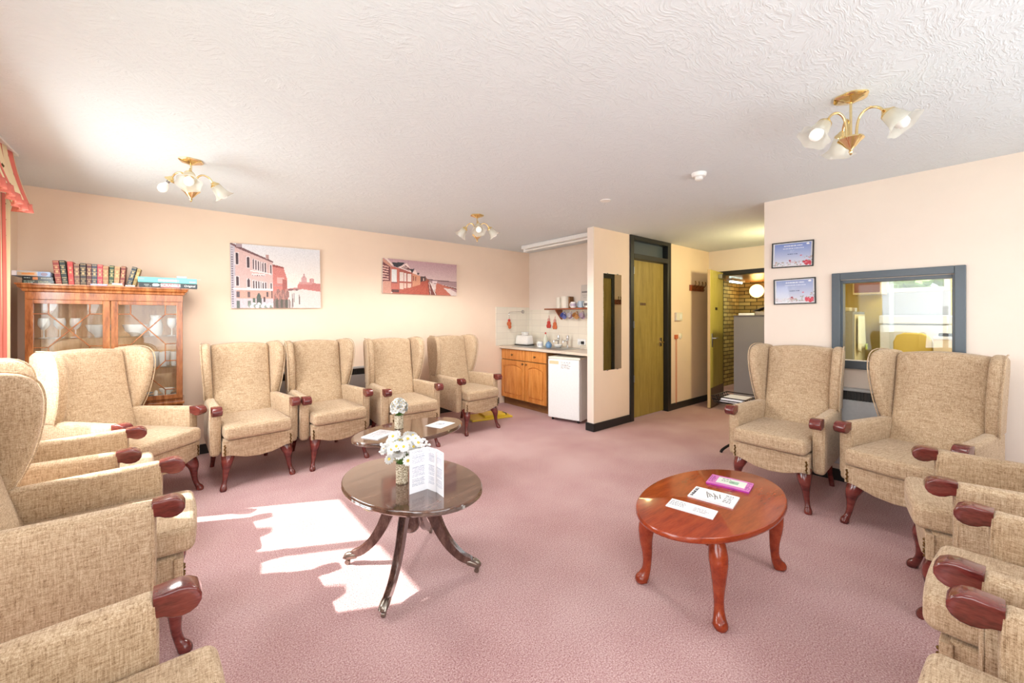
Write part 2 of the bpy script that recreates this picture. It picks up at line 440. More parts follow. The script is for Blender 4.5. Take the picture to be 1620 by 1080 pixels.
# ------------------------------------------------------------------ object helpers
def thing(name, label, cat, loc=(0, 0, 0), rz=0.0, group=None):
    o = bpy.data.objects.new(name, None); C.objects.link(o); o.empty_display_size = 0.1
    o.location = loc; o.rotation_euler = (0, 0, rz); return tag(o, label, cat, group)


def tag(o, label, cat, group=None):
    o['label'] = label; o['category'] = cat
    if group: o['group'] = group
    return o


def struct(o):
    o['kind'] = 'structure'; return o


KIDS = {}


def dup(root, loc, rz, label, group=None):
    r = root.copy(); C.objects.link(r); r.location = loc; r.rotation_euler = (0, 0, rz); r['label'] = label
    if group: r['group'] = group
    for ch in list(root.children):
        c = ch.copy(); C.objects.link(c); c.parent = r
        for g in list(ch.children):
            d = g.copy(); C.objects.link(d); d.parent = c
    return r


# ---- prints: a small painter whose picture becomes the coloured faces of one grid
class Paint:
    def __init__(s, w, h, bgc): s.w, s.h = w, h; s.a = np.tile(np.array(bgc, float), (h, w, 1)); s.yy, s.xx = np.mgrid[0:h, 0:w]; s.u = (s.xx + 0.5) / w; s.v = (s.yy + 0.5) / h

    def poly(s, pts, c, al=1.0):
        m = np.zeros((s.h, s.w), bool); n = len(pts)
        for i in range(n):
            (x1, y1), (x2, y2) = pts[i], pts[(i + 1) % n]
            if y1 == y2: continue
            cr = ((y1 > s.v) != (y2 > s.v)) & (s.u < (x2 - x1) * (s.v - y1) / (y2 - y1) + x1); m ^= cr
        s.a[m] = s.a[m] * (1 - al) + np.array(c, float) * al; return s

    def rect(s, x0, y0, x1, y1, c, al=1.0): return s.poly([(x0, y0), (x1, y0), (x1, y1), (x0, y1)], c, al)

    def ell(s, cx, cy, rx, ry, c, al=1.0):
        m = ((s.u - cx) / rx) ** 2 + ((s.v - cy) / ry) ** 2 < 1; s.a[m] = s.a[m] * (1 - al) + np.array(c, float) * al; return s

    def line(s, x0, y0, x1, y1, wd, c):
        dx, dy = x1 - x0, y1 - y0; l = math.hypot(dx, dy) or 1; nx, ny = -dy / l * wd / 2, dx / l * wd / 2
        return s.poly([(x0 + nx, y0 + ny), (x1 + nx, y1 + ny), (x1 - nx, y1 - ny), (x0 - nx, y0 - ny)], c)

    def grad(s, c0, c1):
        t = s.v[..., None]; s.a = np.array(c0, float) * (1 - t) + np.array(c1, float) * t; return s

    def noise(s, amt, seed=1):
        s.a = np.clip(s.a + np.random.RandomState(seed).normal(0, amt, (s.h, s.w, 1)), 0, 255); return s

    def text(s, x0, x1, y, rows, dy, c, seed=1, hgt=0.5, gap=0.3):
        rs = np.random.RandomState(seed)
        for k in range(rows):
            x = x0; yy = y + k * dy; end = x1 - rs.rand() * (x1 - x0) * gap
            while x < end:
                w = (0.02 + 0.05 * rs.rand()); s.rect(x, yy, min(x + w, end), yy + dy * hgt, c, 0.8); x += w + 0.014
        return s


def print_obj(name, P, fn, mat, parent=None):
    """fn(u, v) -> point, u to the right, v downward"""
    w, h = P.w, P.h; vs_ = [tuple(fn(i / w, j / h)) for j in range(h + 1) for i in range(w + 1)]
    fs = [(j * (w + 1) + i, (j + 1) * (w + 1) + i, (j + 1) * (w + 1) + i + 1, j * (w + 1) + i + 1) for j in range(h) for i in range(w)]
    me = bpy.data.meshes.new(name); me.from_pydata(vs_, [], fs); at = me.color_attributes.new('Col', 'FLOAT_COLOR', 'CORNER')
    c = lin(P.a.reshape(-1, 3)); c = np.concatenate([c, np.ones((len(c), 1))], 1); at.data.foreach_set('color', np.repeat(c, 4, axis=0).astype(np.float32).ravel())
    me.materials.append(mat); o = bpy.data.objects.new(name, me); C.objects.link(o)
    if parent: o.parent = parent
    return o


def text_obj(name, s, size, mtx, mat, parent=None, depth=0.0006):
    cu = bpy.data.curves.new(name, 'FONT'); cu.body = s; cu.size = size; cu.align_x = 'CENTER'; cu.align_y = 'CENTER'; cu.extrude = depth
    t = bpy.data.objects.new(name, cu); C.objects.link(t); dg = bpy.context.evaluated_depsgraph_get()
    me = bpy.data.meshes.new_from_object(t.evaluated_get(dg)); C.objects.unlink(t); bpy.data.objects.remove(t)
    for v in me.vertices: v.co = mtx @ v.co
    me.materials.clear(); me.materials.append(mat); o = bpy.data.objects.new(name, me); C.objects.link(o)
    if parent: o.parent = parent
    return o


def wall(name, boxes, mat, parent=None):
    bm = new()
    for lo, hi in boxes: box(bm, lo, hi)
    return struct(finish(name, bm, mat, parent, smooth=0))


# ================================================================== the setting
CH = 2.40
bm = new(); box(bm, (-1.25, -1.5, -0.08), (6.7, 5.15, 0)); struct(finish('floor', bm, M['carpet'], smooth=0))
bm = new(); box(bm, (-1.25, -1.5, CH), (6.75, 5.15, CH + 0.08)); struct(finish('ceiling', bm, M['ceiling'], smooth=0))
wall('wall_back', [((-1.25, 5.0, 0), (4.6, 5.12, CH))], M['wall_peach'])
wall('wall_kitchenette', [((4.48, 3.145, 0), (4.6, 5.0, CH))], M['wall_cream'])
# partition with a doorway in it, running back from the kitchenette into the hall recess
wall('wall_partition', [((3.75, 3.05, 0), (4.455, 3.145, CH)), ((5.444, 3.05, 0), (6.65, 3.145, CH))], M['wall_peach'])
wall('wall_partition_edge', [((3.742, 3.05, 0), (3.75, 3.145, CH))], M['wall_cream'])
# right wall with the serving hatch
HY0, HY1, HZ0, HZ1 = 0.215, 0.855, 0.99, 1.64
wall('wall_right', [((4.18, -1.4, 0), (4.28, HY0, CH)), ((4.18, HY1, 0), (4.28, 1.41, CH)), ((4.18, HY0, 0), (4.28, HY1, HZ0)), ((4.18, HY0, HZ1), (4.28, HY1, CH))], M['wall_cream'])
wall('wall_recess', [((4.28, 1.31, 0), (6.65, 1.41, CH))], M['wall_peach'])
# far wall of the recess with a door opening
FX = 6.65
wall('wall_far', [((FX, 2.87, 0), (FX + 0.1, 3.145, CH)), ((FX, 1.41, 0), (FX + 0.1, 1.98, CH)), ((FX, 1.98, 2.06), (FX + 0.1, 2.87, CH))], M['wall_cream'])
# window wall
wy = [(-0.45, 1.72), (2.66, 4.2)]
wall('wall_left', [((-1.12, -1.4, 0), (-1.0, 5.0, 0.72)), ((-1.12, -1.4, 1.97), (-1.0, 5.0, CH)), ((-1.12, -1.4, 0.72), (-1.0, wy[0][0], 1.97)),
                   ((-1.12, wy[0][1], 0.72), (-1.0, wy[1][0], 1.97)), ((-1.12, wy[1][1], 0.72), (-1.0, 5.0, 1.97))], M['wall_peach'])
wall('wall_front', [((-1.12, -1.45, 0), (4.28, -1.33, 0.7)), ((-1.12, -1.45, 2.2), (4.28, -1.33, CH)), ((-1.12, -1.45, 0.7), (-0.8, -1.33, 2.2)), ((3.6, -1.45, 0.7), (4.28, -1.33, 2.2))], M['wall_cream'])


def window(name, y0, y1, z0, z1, x0, mull):
    bm = new(); a = 0.05
    box(bm, (x0 - 0.04, y0, z0), (x0 + 0.04, y0 + a, z1), 0.006); box(bm, (x0 - 0.04, y1 - a, z0), (x0 + 0.04, y1, z1), 0.006)
    box(bm, (x0 - 0.04, y0 + a, z0), (x0 + 0.04, y1 - a, z0 + a), 0.006); box(bm, (x0 - 0.04, y0 + a, z1 - a), (x0 + 0.04, y1 - a, z1), 0.006)
    for m_ in mull: box(bm, (x0 - 0.035, m_ - 0.03, z0 + a), (x0 + 0.035, m_ + 0.03, z1 - a), 0.006)
    o = struct(finish(name, bm, M['white'], smooth=0))
    bm = new(); box(bm, (x0 - 0.004, y0 + a, z0 + a), (x0 + 0.004, y1 - a, z1 - a)); struct(finish('pane', bm, M['glass'], o, smooth=0)); return o


window('window_1', wy[0][0], wy[0][1], 0.72, 1.97, -1.06, [0.6]); window('window_2', wy[1][0], wy[1][1], 0.72, 1.97, -1.06, [3.36])
bm = new(); box(bm, (-0.8, -1.41, 0.7), (3.6, -1.37, 0.76)); box(bm, (-0.8, -1.41, 2.14), (3.6, -1.37, 2.2))  # invented window behind the camera, an opening added for fill light
for x in (-0.8, 0.66, 2.12, 3.54): box(bm, (x, -1.41, 0.76), (x + 0.06, -1.37, 2.14))
o = struct(finish('added_window', bm, M['white'], smooth=0)); bm = new(); box(bm, (-0.78, -1.394, 0.74), (3.58, -1.386, 2.16)); struct(finish('pane', bm, M['glass'], o, smooth=0))
# baseboards (black)
bbs = {'baseboard_partition': [((3.73, 3.035, 0), (4.455, 3.05, 0.095)), ((3.727, 3.035, 0), (3.742, 3.16, 0.095))], 'baseboard_hall': [((5.444, 3.035, 0), (6.65, 3.05, 0.095))],
       'baseboard_back': [((-1.0, 4.985, 0), (3.84, 5.0, 0.095))], 'baseboard_right': [((4.165, -1.33, 0), (4.18, 1.41, 0.095))], 'baseboard_left': [((-1.0, -1.33, 0), (-0.985, 4.985, 0.095))],
       'baseboard_recess': [((4.28, 1.41, 0), (6.65, 1.425, 0.095))]}
for k_, b_ in bbs.items():
    bm = new()
    for lo, hi in b_: box(bm, lo, hi, 0.003)
    struct(finish(k_, bm, M['frame_black'], smooth=0))

# closed cupboard door in the partition (full height black frame with transom)
bm = new(); x0, x1 = 4.455, 5.444
box(bm, (x0, 3.03, 0), (x0 + 0.075, 3.145, CH), 0.004); box(bm, (x1 - 0.086, 3.03, 0), (x1, 3.145, CH), 0.004)
box(bm, (x0 + 0.075, 3.03, 2.345), (x1 - 0.086, 3.145, CH), 0.004); box(bm, (x0 + 0.075, 3.03, 2.10), (x1 - 0.086, 3.145, 2.165), 0.004)
dfr = struct(finish('door_1', bm, M['frame_black'], smooth=0))
bm = new(); box(bm, (x0 + 0.078, 3.10, 0.012), (x1 - 0.089, 3.14, 2.097), 0.003); struct(finish('door_panel', bm, M['olive_door'], dfr, smooth=0))
bm = new(); box(bm, (x0 + 0.078, 3.11, 2.167), (x1 - 0.089, 3.13, 2.343)); struct(finish('transom_panel', bm, M['frame_grey'], dfr, smooth=0))
bm = new(); box(bm, (4.77, 3.094, 1.50), (4.90, 3.10, 1.535), 0.002); struct(finish('door_sign', bm, M['kick'], dfr, smooth=0))
bm = new(); box(bm, (5.24, 3.092, 0.93), (5.30, 3.10, 1.05), 0.003); tube(bm, [(5.27, 3.10, 0.99), (5.27, 3.05, 0.99), (5.19, 3.05, 0.99)], 0.009, 8); struct(finish('door_handle', bm, M['brass'], dfr))
bm = new()
for z in (0.5, 1.2, 1.9): box(bm, (x0 + 0.06, 3.022, z), (x0 + 0.075, 3.03, z + 0.09), 0.002)
struct(finish('door_hinge', bm, M['steel'], dfr, smooth=0))

# open hall door: leaf swung into the recess
hx, hy = FX, 2.865
bm = new(); box(bm, (FX - 0.02, 2.87, 0), (FX + 0.12, 2.93, 2.06), 0.003); box(bm, (FX - 0.02, 1.92, 0), (FX + 0.12, 1.98, 2.06), 0.003); box(bm, (FX - 0.02, 1.92, 2.0), (FX + 0.12, 2.93, 2.065), 0.003)
d2 = struct(finish('door_2', bm, M['frame_black'], smooth=0))
leaf = bpy.data.objects.new('door_leaf', None); C.objects.link(leaf); leaf.parent = d2; leaf.location = (FX - 0.025, 2.862, 0); leaf.rotation_euler = (0, 0, R(180 + 8)); struct(leaf)
bm = new(); box(bm, (0, -0.0, 0.012), (0.63, 0.042, 2.04), 0.002); struct(finish('door_panel', bm, M['lit_door'], leaf, smooth=0))
bm = new(); box(bm, (0.01, 0.042, 0.015), (0.62, 0.046, 0.30), 0.001); struct(finish('kick_plate', bm, M['kick'], leaf, smooth=0))
bm = new(); box(bm, (0.628, 0.004, 0.012), (0.634, 0.038, 2.04), 0.001); struct(finish('leaf_edge', bm, colm((216, 186, 142)), leaf, smooth=0))
bm = new(); box(bm, (0.53, 0.042, 0.90), (0.58, 0.05, 1.10), 0.003); tube(bm, [(0.555, 0.05, 1.03), (0.555, 0.09, 1.03), (0.45, 0.09, 1.03)], 0.009, 8); struct(finish('door_handle', bm, M['steel'], leaf))
bm = new(); box(bm, (0.06, 0.042, 1.93), (0.26, 0.10, 2.0), 0.008); struct(finish('door_closer', bm, M['steel'], leaf, smooth=0))
bm = new(); box(bm, (0.30, 0.042, 1.45), (0.40, 0.046, 1.49), 0.001); struct(finish('door_sign', bm, M['black_plastic'], leaf, smooth=0))

# a second dark framed door on the hidden side of the recess, seen in the mirror
bm = new(); box(bm, (5.42, 1.41, 0), (5.50, 1.45, 2.3), 0.003); box(bm, (6.22, 1.41, 0), (6.30, 1.45, 2.3), 0.003); box(bm, (5.50, 1.41, 2.06), (6.22, 1.45, 2.3), 0.003)
d3 = struct(finish('door_3', bm, M['frame_black'], smooth=0)); bm = new(); box(bm, (5.50, 1.412, 0.01), (6.22, 1.43, 2.06)); struct(finish('door_panel', bm, M['olive_door'], d3, smooth=0))

# corridor beyond the open door
bm = new(); box(bm, (6.7, 1.5, -0.08), (9.1, 3.6, 0)); struct(finish('floor_corridor', bm, M['carpet'], smooth=0))
bm = new(); box(bm, (6.75, 1.5, 2.05), (9.1, 3.6, 2.12)); struct(finish('ceiling_corridor', bm, M['hallceil'], smooth=0))
wall('wall_corridor', [((8.9, 1.5, 0), (9.0, 3.47, 2.05))], M['brick']); wall('wall_corridor_side', [((6.75, 3.47, 0), (9.0, 3.57, 2.05))], M['brick'])
wall('wall_corridor_end', [((6.75, 1.5, 0), (8.9, 1.6, 2.05))], M['brick'])

# serving hatch: grey frame, sliding glass
bm = new(); fy0, fy1, fz0, fz1 = 0.166, 0.905, 0.926, 1.698
box(bm, (4.155, fy0, fz0), (4.18, fy0 + 0.055, fz1), 0.004); box(bm, (4.155, fy1 - 0.055, fz0), (4.18, fy1, fz1), 0.004)
box(bm, (4.155, fy0 + 0.055, fz1 - 0.055), (4.18, fy1 - 0.055, fz1), 0.004); box(bm, (4.155, fy0 + 0.055, fz0), (4.18, fy1 - 0.055, fz0 + 0.065), 0.004)
box(bm, (4.19, HY0, HZ0), (4.27, HY0 + 0.018, HZ1), 0.002); box(bm, (4.19, HY1 - 0.018, HZ0), (4.27, HY1, HZ1), 0.002); box(bm, (4.19, HY0 + 0.018, HZ1 - 0.025), (4.27, HY1 - 0.018, HZ1), 0.002)
hw = struct(finish('window_4', bm, M['frame_grey'], smooth=0))
ymid = 0.545
bm = new(); box(bm, (4.215, ymid - 0.01, HZ0), (4.22, HY1 - 0.018, HZ1 - 0.025)); struct(finish('pane', bm, M['glass'], hw, smooth=0))
bm = new(); box(bm, (4.235, HY0 + 0.018, HZ0), (4.24, ymid + 0.02, HZ1 - 0.025)); struct(finish('pane', bm, M['glass'], hw, smooth=0))
# kitchen behind the hatch
wall('wall_kitchen', [((6.3, -1.4, 0), (6.4, 0.36, CH)), ((6.3, 0.90, 0), (6.4, 1.31, CH)), ((6.3, 0.36, 2.05), (6.4, 0.90, CH))], M['wall_yellow'])
wall('wall_kitchen_window', [((6.3, 0.36, 0), (6.4, 0.90, 1.62))], M['wall_reflection']); wall('wall_kitchen_side', [((4.28, 1.295, 0), (6.3, 1.31, CH))], M['wall_yellow']); wall('wall_kitchen_end', [((4.28, -1.5, 0), (6.4, -1.4, CH))], M['wall_white'])  # pale blue-grey under the window is the hatch-glass reflection put into colour
window('window_5', 0.36, 0.90, 1.62, 2.05, 6.35, [])

# ================================================================== wing chairs
G = 'beige tweed wing armchairs around the lounge'


def make_chair(loc, rz, label):
    t = thing('wing_armchair', label, 'armchair', loc, rz, G); fab, mah = M['fabric'], M['mahogany']
    # seat base with scalloped apron
    bm = new(); rb(bm, (0, 0.265, 0.320), (0.235, 0.325, 0.064), 0.012)
    ap = [(-0.248, 0.378), (-0.248, 0.265), (-0.20, 0.262), (-0.15, 0.246), (-0.09, 0.228), (0, 0.219), (0.09, 0.228), (0.15, 0.246), (0.20, 0.262), (0.248, 0.265), (0.248, 0.378), (0, 0.378)]
    pprism(bm, ap, 0.03, 0.006, lambda a, b, s: Vector((a, -0.065 + s, b)))
    base = finish('seat_frame', bm, fab, t)
    for s in (-1, 1):
        bm = new(); box(bm, (s * 0.232 - 0.004, -0.0815, 0.268), (s * 0.232 + 0.004, -0.079, 0.352))
        for k in range(6): ball(bm, (s * 0.232 + 0.003 * (-1) ** k, -0.0815, 0.275 + 0.014 * k), 0.0062, 8)
        finish('nail_trim', bm, M['dark_brass'], base)
    # cushion
    def crown(p):
        q = p.copy(); e = max(0, 1 - (p.x / 0.238) ** 2) * max(0, 1 - (p.y / 0.28) ** 2); q.z += 0.016 * e * (1 if p.z > 0 else 0.2)
        if p.y < -0.2: q.y -= 0.012 * max(0, 1 - (p.x / 0.238) ** 2)
        return q
    bm = new(); rb(bm, (0, 0.195, 0.440), (0.236, 0.310, 0.053), 0.030, crown, 3, (6, 6, 2)); cu = finish('seat_cushion', bm, fab, t, 60)
    # backrest: curved front, arched top
    zs = [0.40, 0.50, 0.62, 0.76, 0.90, 1.02, 1.075]; yf = [0.395, 0.432, 0.467, 0.50, 0.528, 0.548, 0.56]

    def back(p):
        z = 0.74 + p.z; k = np.interp(z, zs, yf); e = 1 - (p.x / 0.225) ** 2; w = 1.0 + 0.10 * max(0, 0.62 - z)
        rear = 0.615 + 0.10 * (z - 0.3)
        f = (0.075 - p.y) / 0.15; y = rear + (k - rear) * f
        if f > 0.5: y -= 0.018 * max(0, e)
        zz = z + (0.02 * max(0, e) * max(0, (z - 0.9) / 0.18) if z > 0.9 else 0)
        return Vector((p.x * w, y, zz - 0.74))
    bm = new(); rb(bm, (0, 0, 0.74), (0.225, 0.075, 0.345), 0.028, back, 3, (6, 2, 12)); finish('backrest', bm, fab, t, 60)
    # wings
    wp = [(0.43, 0.615), (0.395, 0.68), (0.365, 0.75), (0.346, 0.82), (0.334, 0.88), (0.329, 0.93), (0.329, 0.98), (0.336, 1.02), (0.35, 1.052), (0.376, 1.08), (0.41, 1.098), (0.46, 1.108),
          (0.53, 1.110), (0.60, 1.106), (0.655, 1.098), (0.685, 1.075), (0.692, 1.0), (0.682, 0.9), (0.672, 0.8), (0.662, 0.7), (0.654, 0.615), (0.54, 0.610)]
    for s in (-1, 1):
        def wf(a, b, k, s=s):
            fl = max(0.0, (0.64 - a) / 0.31); a = a + 0.06 * fl; up = (b - 0.61) / 0.5
            return Vector((s * (0.238 + 0.048 * fl * (0.55 + 0.45 * up) + 0.012 * up + k), a, b))
        bm = new(); pprism(bm, wp, 0.066, 0.026, wf, 4); wo = finish('wing', bm, fab, t, 60)
        bm = new(); tube(bm, [wf(a, b, 0.024 + 0.0) + Vector((s * 0.006, 0, 0)) for a, b in wp[:14]] if False else [wf(a - 0.001, b + 0.001, s * s * 0.031) for a, b in wp[:14]], 0.0042, 6); finish('piping', bm, fab, wo)
    # arms
    for s in (-1, 1):
        def af(p, s=s):
            y = p.y; k = (y + 0.325) / 0.65; q = p.copy(); q.x = p.x * (1 - 0.08 * k) - s * 0.045 * k
            if p.z > 0: q.z -= 0.006 * k
            return q
        bm = new(); rb(bm, (s * 0.278, 0.325, 0.445), (0.037, 0.325, 0.195), 0.026, af, 3, (2, 6, 4)); ar = finish('armrest', bm, fab, t, 60)
        bm = new(); q = 0.031
        pth = [(s * 0.278 - q, 0.008, 0.30), (s * 0.278 - q, 0.008, 0.588), (s * 0.278 - q * 0.8, 0.008, 0.624), (s * 0.278 - q * 0.35, 0.008, 0.633), (s * 0.278 + q * 0.35, 0.008, 0.633), (s * 0.278 + q * 0.8, 0.008, 0.624), (s * 0.278 + q, 0.008, 0.588), (s * 0.278 + q, 0.008, 0.285)]
        tube(bm, smooth_path(pth, 3), 0.0036, 6); finish('piping', bm, fab, ar)
        kp = [(0.012, 0.642), (-0.015, 0.645), (-0.040, 0.647), (-0.060, 0.643), (-0.077, 0.632), (-0.086, 0.615), (-0.086, 0.598), (-0.077, 0.583), (-0.062, 0.574), (-0.044, 0.572), (-0.026, 0.576), (-0.010, 0.585), (0.012, 0.590)]
        bm = new(); pprism(bm, kp, 0.066, 0.006, lambda a, b, k, s=s: Vector((s * 0.278 + k, a, b)), 3); finish('arm_knob', bm, mah, t, 50)
    # legs
    for s in (-1, 1):
        bm = new()
        stube(bm, [(s * 0.198, -0.012, 0.276, 0.048), (s * 0.206, -0.036, 0.238, 0.045), (s * 0.216, -0.055, 0.195, 0.036), (s * 0.222, -0.055, 0.14, 0.0235), (s * 0.228, -0.058, 0.085, 0.0175),
                   (s * 0.236, -0.068, 0.045, 0.0170), (s * 0.242, -0.080, 0.024, 0.023), (s * 0.244, -0.087, 0.008, 0.024), (s * 0.244, -0.085, 0.0, 0.018)], 12, 4)
        finish('leg', bm, mah, t, 60)
        bm = new(); stube(bm, [(s * 0.20, 0.55, 0.27, 0.024), (s * 0.205, 0.565, 0.14, 0.02), (s * 0.212, 0.61, 0.0, 0.017)], 10, 4); finish('leg', bm, mah, t, 60)
    return t


chairs = [
    ((-0.112, 3.862), 44, 'tweed wing armchair turned at an angle in front of the glazed china cabinet'),
    ((0.494, 3.922), 5.5, 'tweed wing armchair under the canal picture, first from the cabinet along the long wall'),
    ((1.132, 3.932), 4.2, 'tweed wing armchair below the gap between the two canvas pictures'),
    ((1.828, 3.814), -1.5, 'tweed wing armchair behind the far oval table, under the left half of beach hut picture'),
    ((2.739, 3.96), 5, 'tweed wing armchair beside the kitchenette with a yellow plastic sign beneath it'),
    ((3.4, 1.091), -91, 'tweed wing armchair standing below the two framed certificates beside the recess'),
    ((3.375, 0.405), -103.5, 'tweed wing armchair with its back to the right half of the serving hatch'),
    ((2.815, 0.187), 190, 'tweed wing armchair at the right edge, the farthest of the three seen from the side'),
    ((1.99, 0.04), 179, 'tweed wing armchair at the right edge, the middle of the three seen from the side'),
    ((1.265, 0.005), 181, 'tweed wing armchair at the bottom right corner, only its arm and cushion in view'),
    ((-0.244, 3.205), 90.5, 'tweed wing armchair under the window beside the angled chair of the cabinet corner'),
    ((-0.066, 2.329), 89.5, 'tweed wing armchair under the window with a large wing at the left edge'),
    ((-0.04, 1.09), 90, 'tweed wing armchair at the bottom left corner, nearest to the viewer'),
]
ch0 = None
for (x, y), a, lb in chairs:
    if ch0 is None: ch0 = make_chair((x, y, 0), R(a), lb)
    else: dup(ch0, (x, y, 0), R(a), lb)

# ================================================================== tables
def ellipse_top(bm, a, b, z, th, lip=0.004, n=64):
    prof = [(0.0, z), (0.985, z), (0.996, z - 0.004), (1.0, z - 0.009), (0.992, z - 0.0125), (1.0, z - 0.016), (0.992, z - 0.0195), (1.0, z - 0.023), (0.985, z - th), (0.6, z - th), (0, z - th)]
    vv = lathe(bm, prof, n)
    for v in vv: v.co.x *= a; v.co.y *= b


def pedestal_table(loc, rz, a, b, z, label, legrot, lr):
    t = thing('pedestal_table', label, 'table', loc, rz, 'dark oval pedestal tables')
    bm = new(); ellipse_top(bm, a, b, z, 0.03); finish('tabletop', bm, M['dark_table'], t, 30)
    bm = new(); lathe(bm, [(0.0, 0.20), (0.03, 0.202), (0.042, 0.215), (0.05, 0.24), (0.044, 0.27), (0.05, 0.30), (0.052, z - 0.075), (0.10, z - 0.05), (0.11, z - 0.03), (0, z - 0.03)], 20); finish('column', bm, M['dark_leg'], t, 40)
    for k in range(4):
        an = legrot + k * PI / 2; cs, sn = math.cos(an), math.sin(an)
        def f(r_, h, w=0.0): return Vector((cs * r_ - sn * w, sn * r_ + cs * w, h))
        pts = [(0.035, 0.375), (0.075, 0.36), (0.12, 0.30), (0.16, 0.215), (0.21, 0.14), (0.27, 0.085), (0.32, 0.062), (lr - 0.03, 0.052)]
        q = smooth_path(pts, 4); bm = new(); N = len(q); rings = []
        for i, p in enumerate(q):
            tg = q[min(i + 1, N - 1)] - q[max(i - 1, 0)]; tg /= np.linalg.norm(tg); nn = np.array([-tg[1], tg[0]]); k_ = i / (N - 1); hh = 0.038 * (1 - k_) + 0.015 * k_; ww = 0.021 * (1 - k_) + 0.013 * k_
            sec = [(-1, -1), (1, -1), (1, 0.8), (0.72, 1.0), (0.5, 0.78), (0.22, 1.02), (0, 0.8), (-0.22, 1.02), (-0.5, 0.78), (-0.72, 1.0), (-1, 0.8)]
            sgn = 1 if nn[1] > 0 else -1
            rings.append([bm.verts.new(f(p[0] + nn[0] * sgn * hh * b_, p[1] + nn[1] * sgn * hh * b_, ww * a_)) for a_, b_ in sec])
        for ra, rb_ in zip(rings, rings[1:]):
            for i in range(len(ra)): bm.faces.new([ra[i], ra[(i + 1) % len(ra)], rb_[(i + 1) % len(ra)], rb_[i]])
        bm.faces.new(rings[0]); bm.faces.new(rings[-1]); lg = finish('leg', bm, M['dark_leg'], t, 25)
        bm = new(); stube(bm, [(*f(lr - 0.05, 0.053), 0.017), (*f(lr - 0.02, 0.050), 0.021), (*f(lr + 0.005, 0.042), 0.019), (*f(lr + 0.018, 0.034), 0.010)], 10, 4)
        for w in (-0.012, 0, 0.012): stube(bm, [(*f(lr - 0.03, 0.066, w), 0.006), (*f(lr, 0.058, w), 0.007), (*f(lr + 0.018, 0.038, w), 0.005)], 6, 3)
        finish('claw_cap', bm, M['pewter'], lg, 50)
        bm = new(); cyl(bm, f(lr, 0.013, -0.008), f(lr, 0.013, 0.008), 0.013, 14); cyl(bm, f(lr, 0.012), f(lr - 0.004, 0.04), 0.005, 8); finish('castor', bm, M['pewter'], lg, 40)
    return t


pedestal_table((0.955, 2.01, 0), R(12.7), 0.315, 0.425, 0.475, 'dark oval pedestal table nearest the sunlit carpet, holding a flower pot and folded leaflet', R(45 - 12.7), 0.355)
pedestal_table((1.41, 2.975, 0), R(5), 0.46, 0.275, 0.46, 'dark oval pedestal table farther back, with magazines and a round white posy', R(40), 0.33)

t = thing('coffee_table', 'shiny orange-red oval coffee table on four cabriole legs with three booklets', 'table', (2.137, 0.962, 0), R(-1.5))
bm = new(); prof = [(0, 0.405), (0.975, 0.405), (0.99, 0.402), (0.998, 0.395), (1.0, 0.387), (0.992, 0.379), (0.975, 0.374), (0.6, 0.374), (0, 0.374)]
for v in lathe(bm, prof, 72): v.co.x *= 0.512; v.co.y *= 0.297
finish('tabletop', bm, M['cherry'], t, 30)
bm = new(); box(bm, (-0.29, -0.17, 0.315), (0.29, -0.15, 0.374), 0.003); finish('apron_rail', bm, M['cherry'], t, 0)
bm = new(); box(bm, (-0.29, 0.15, 0.315), (0.29, 0.17, 0.374), 0.003); finish('apron_rail', bm, M['cherry'], t, 0)
for s in (-1, 1): bm = new(); box(bm, (s * 0.30 - 0.01, -0.15, 0.315), (s * 0.30 + 0.01, 0.15, 0.374), 0.003); finish('apron_rail', bm, M['cherry'], t, 0)
for sx in (-1, 1):
    for sy in (-1, 1):
        bm = new(); stube(bm, [(sx * 0.295, sy * 0.158, 0.374, 0.034), (sx * 0.30, sy * 0.165, 0.335, 0.036), (sx * 0.315, sy * 0.178, 0.285, 0.040), (sx * 0.318, sy * 0.182, 0.22, 0.033), (sx * 0.312, sy * 0.178, 0.14, 0.024), (sx * 0.314, sy * 0.18, 0.075, 0.021),
                              (sx * 0.325, sy * 0.188, 0.035, 0.027), (sx * 0.336, sy * 0.196, 0.014, 0.032), (sx * 0.336, sy * 0.196, 0.0, 0.022)], 14, 4); finish('leg', bm, M['cherry'], t, 60)


# ---- booklets
def booklet(name, label, cen, rz, w, d, P, th, z, cat='booklet', puff=0.004, group=None, edge=None):
    t = thing(name, label, cat, (cen[0], cen[1], z), rz, group)
    bm = new(); box(bm, (-w / 2, -d / 2, 0.0002), (w / 2, d / 2, th), 0.0006); finish('pages', bm, edge or M['paper'], t, 0)
    print_obj('cover', P, lambda u, v: (-w / 2 + u * w, d / 2 - v * d, th + 0.0004 + puff * math.sin(PI * u) * 0.3), M['print_gloss'], t)
    return t


GB = 'booklets laid out on the orange-red coffee table'
p = Paint(60, 26, (240, 242, 248)); p.text(0.04, 0.4, 0.2, 4, 0.14, (150, 156, 170), 3); p.text(0.55, 0.9, 0.35, 3, 0.16, (170, 170, 180), 4)
booklet('booklet', 'plain white leaflet, nearest the left rim of the orange-red coffee table', (1.925, 0.967), R(-79 + 0), 0.215, 0.100, p, 0.004, 0.405, group=GB)
p = Paint(60, 40, (244, 246, 250)); p.rect(0.03, 0.10, 0.10, 0.9, (60, 70, 90)); p.text(0.035, 0.095, 0.12, 4, 0.2, (230, 230, 240), 4)
for k in range(7): p.line(0.3 + 0.05 * k, 0.25 + 0.07 * (k % 3), 0.42 + 0.04 * k, 0.75 - 0.09 * (k % 4), 0.022, (60, 64, 76))
p.text(0.74, 0.92, 0.15, 5, 0.14, (110, 116, 130), 5)
booklet('booklet', 'white booklet with dark line drawing, middle of the three on the coffee table', (2.134, 0.955), R(-80), 0.212, 0.150, p, 0.007, 0.405, group=GB)
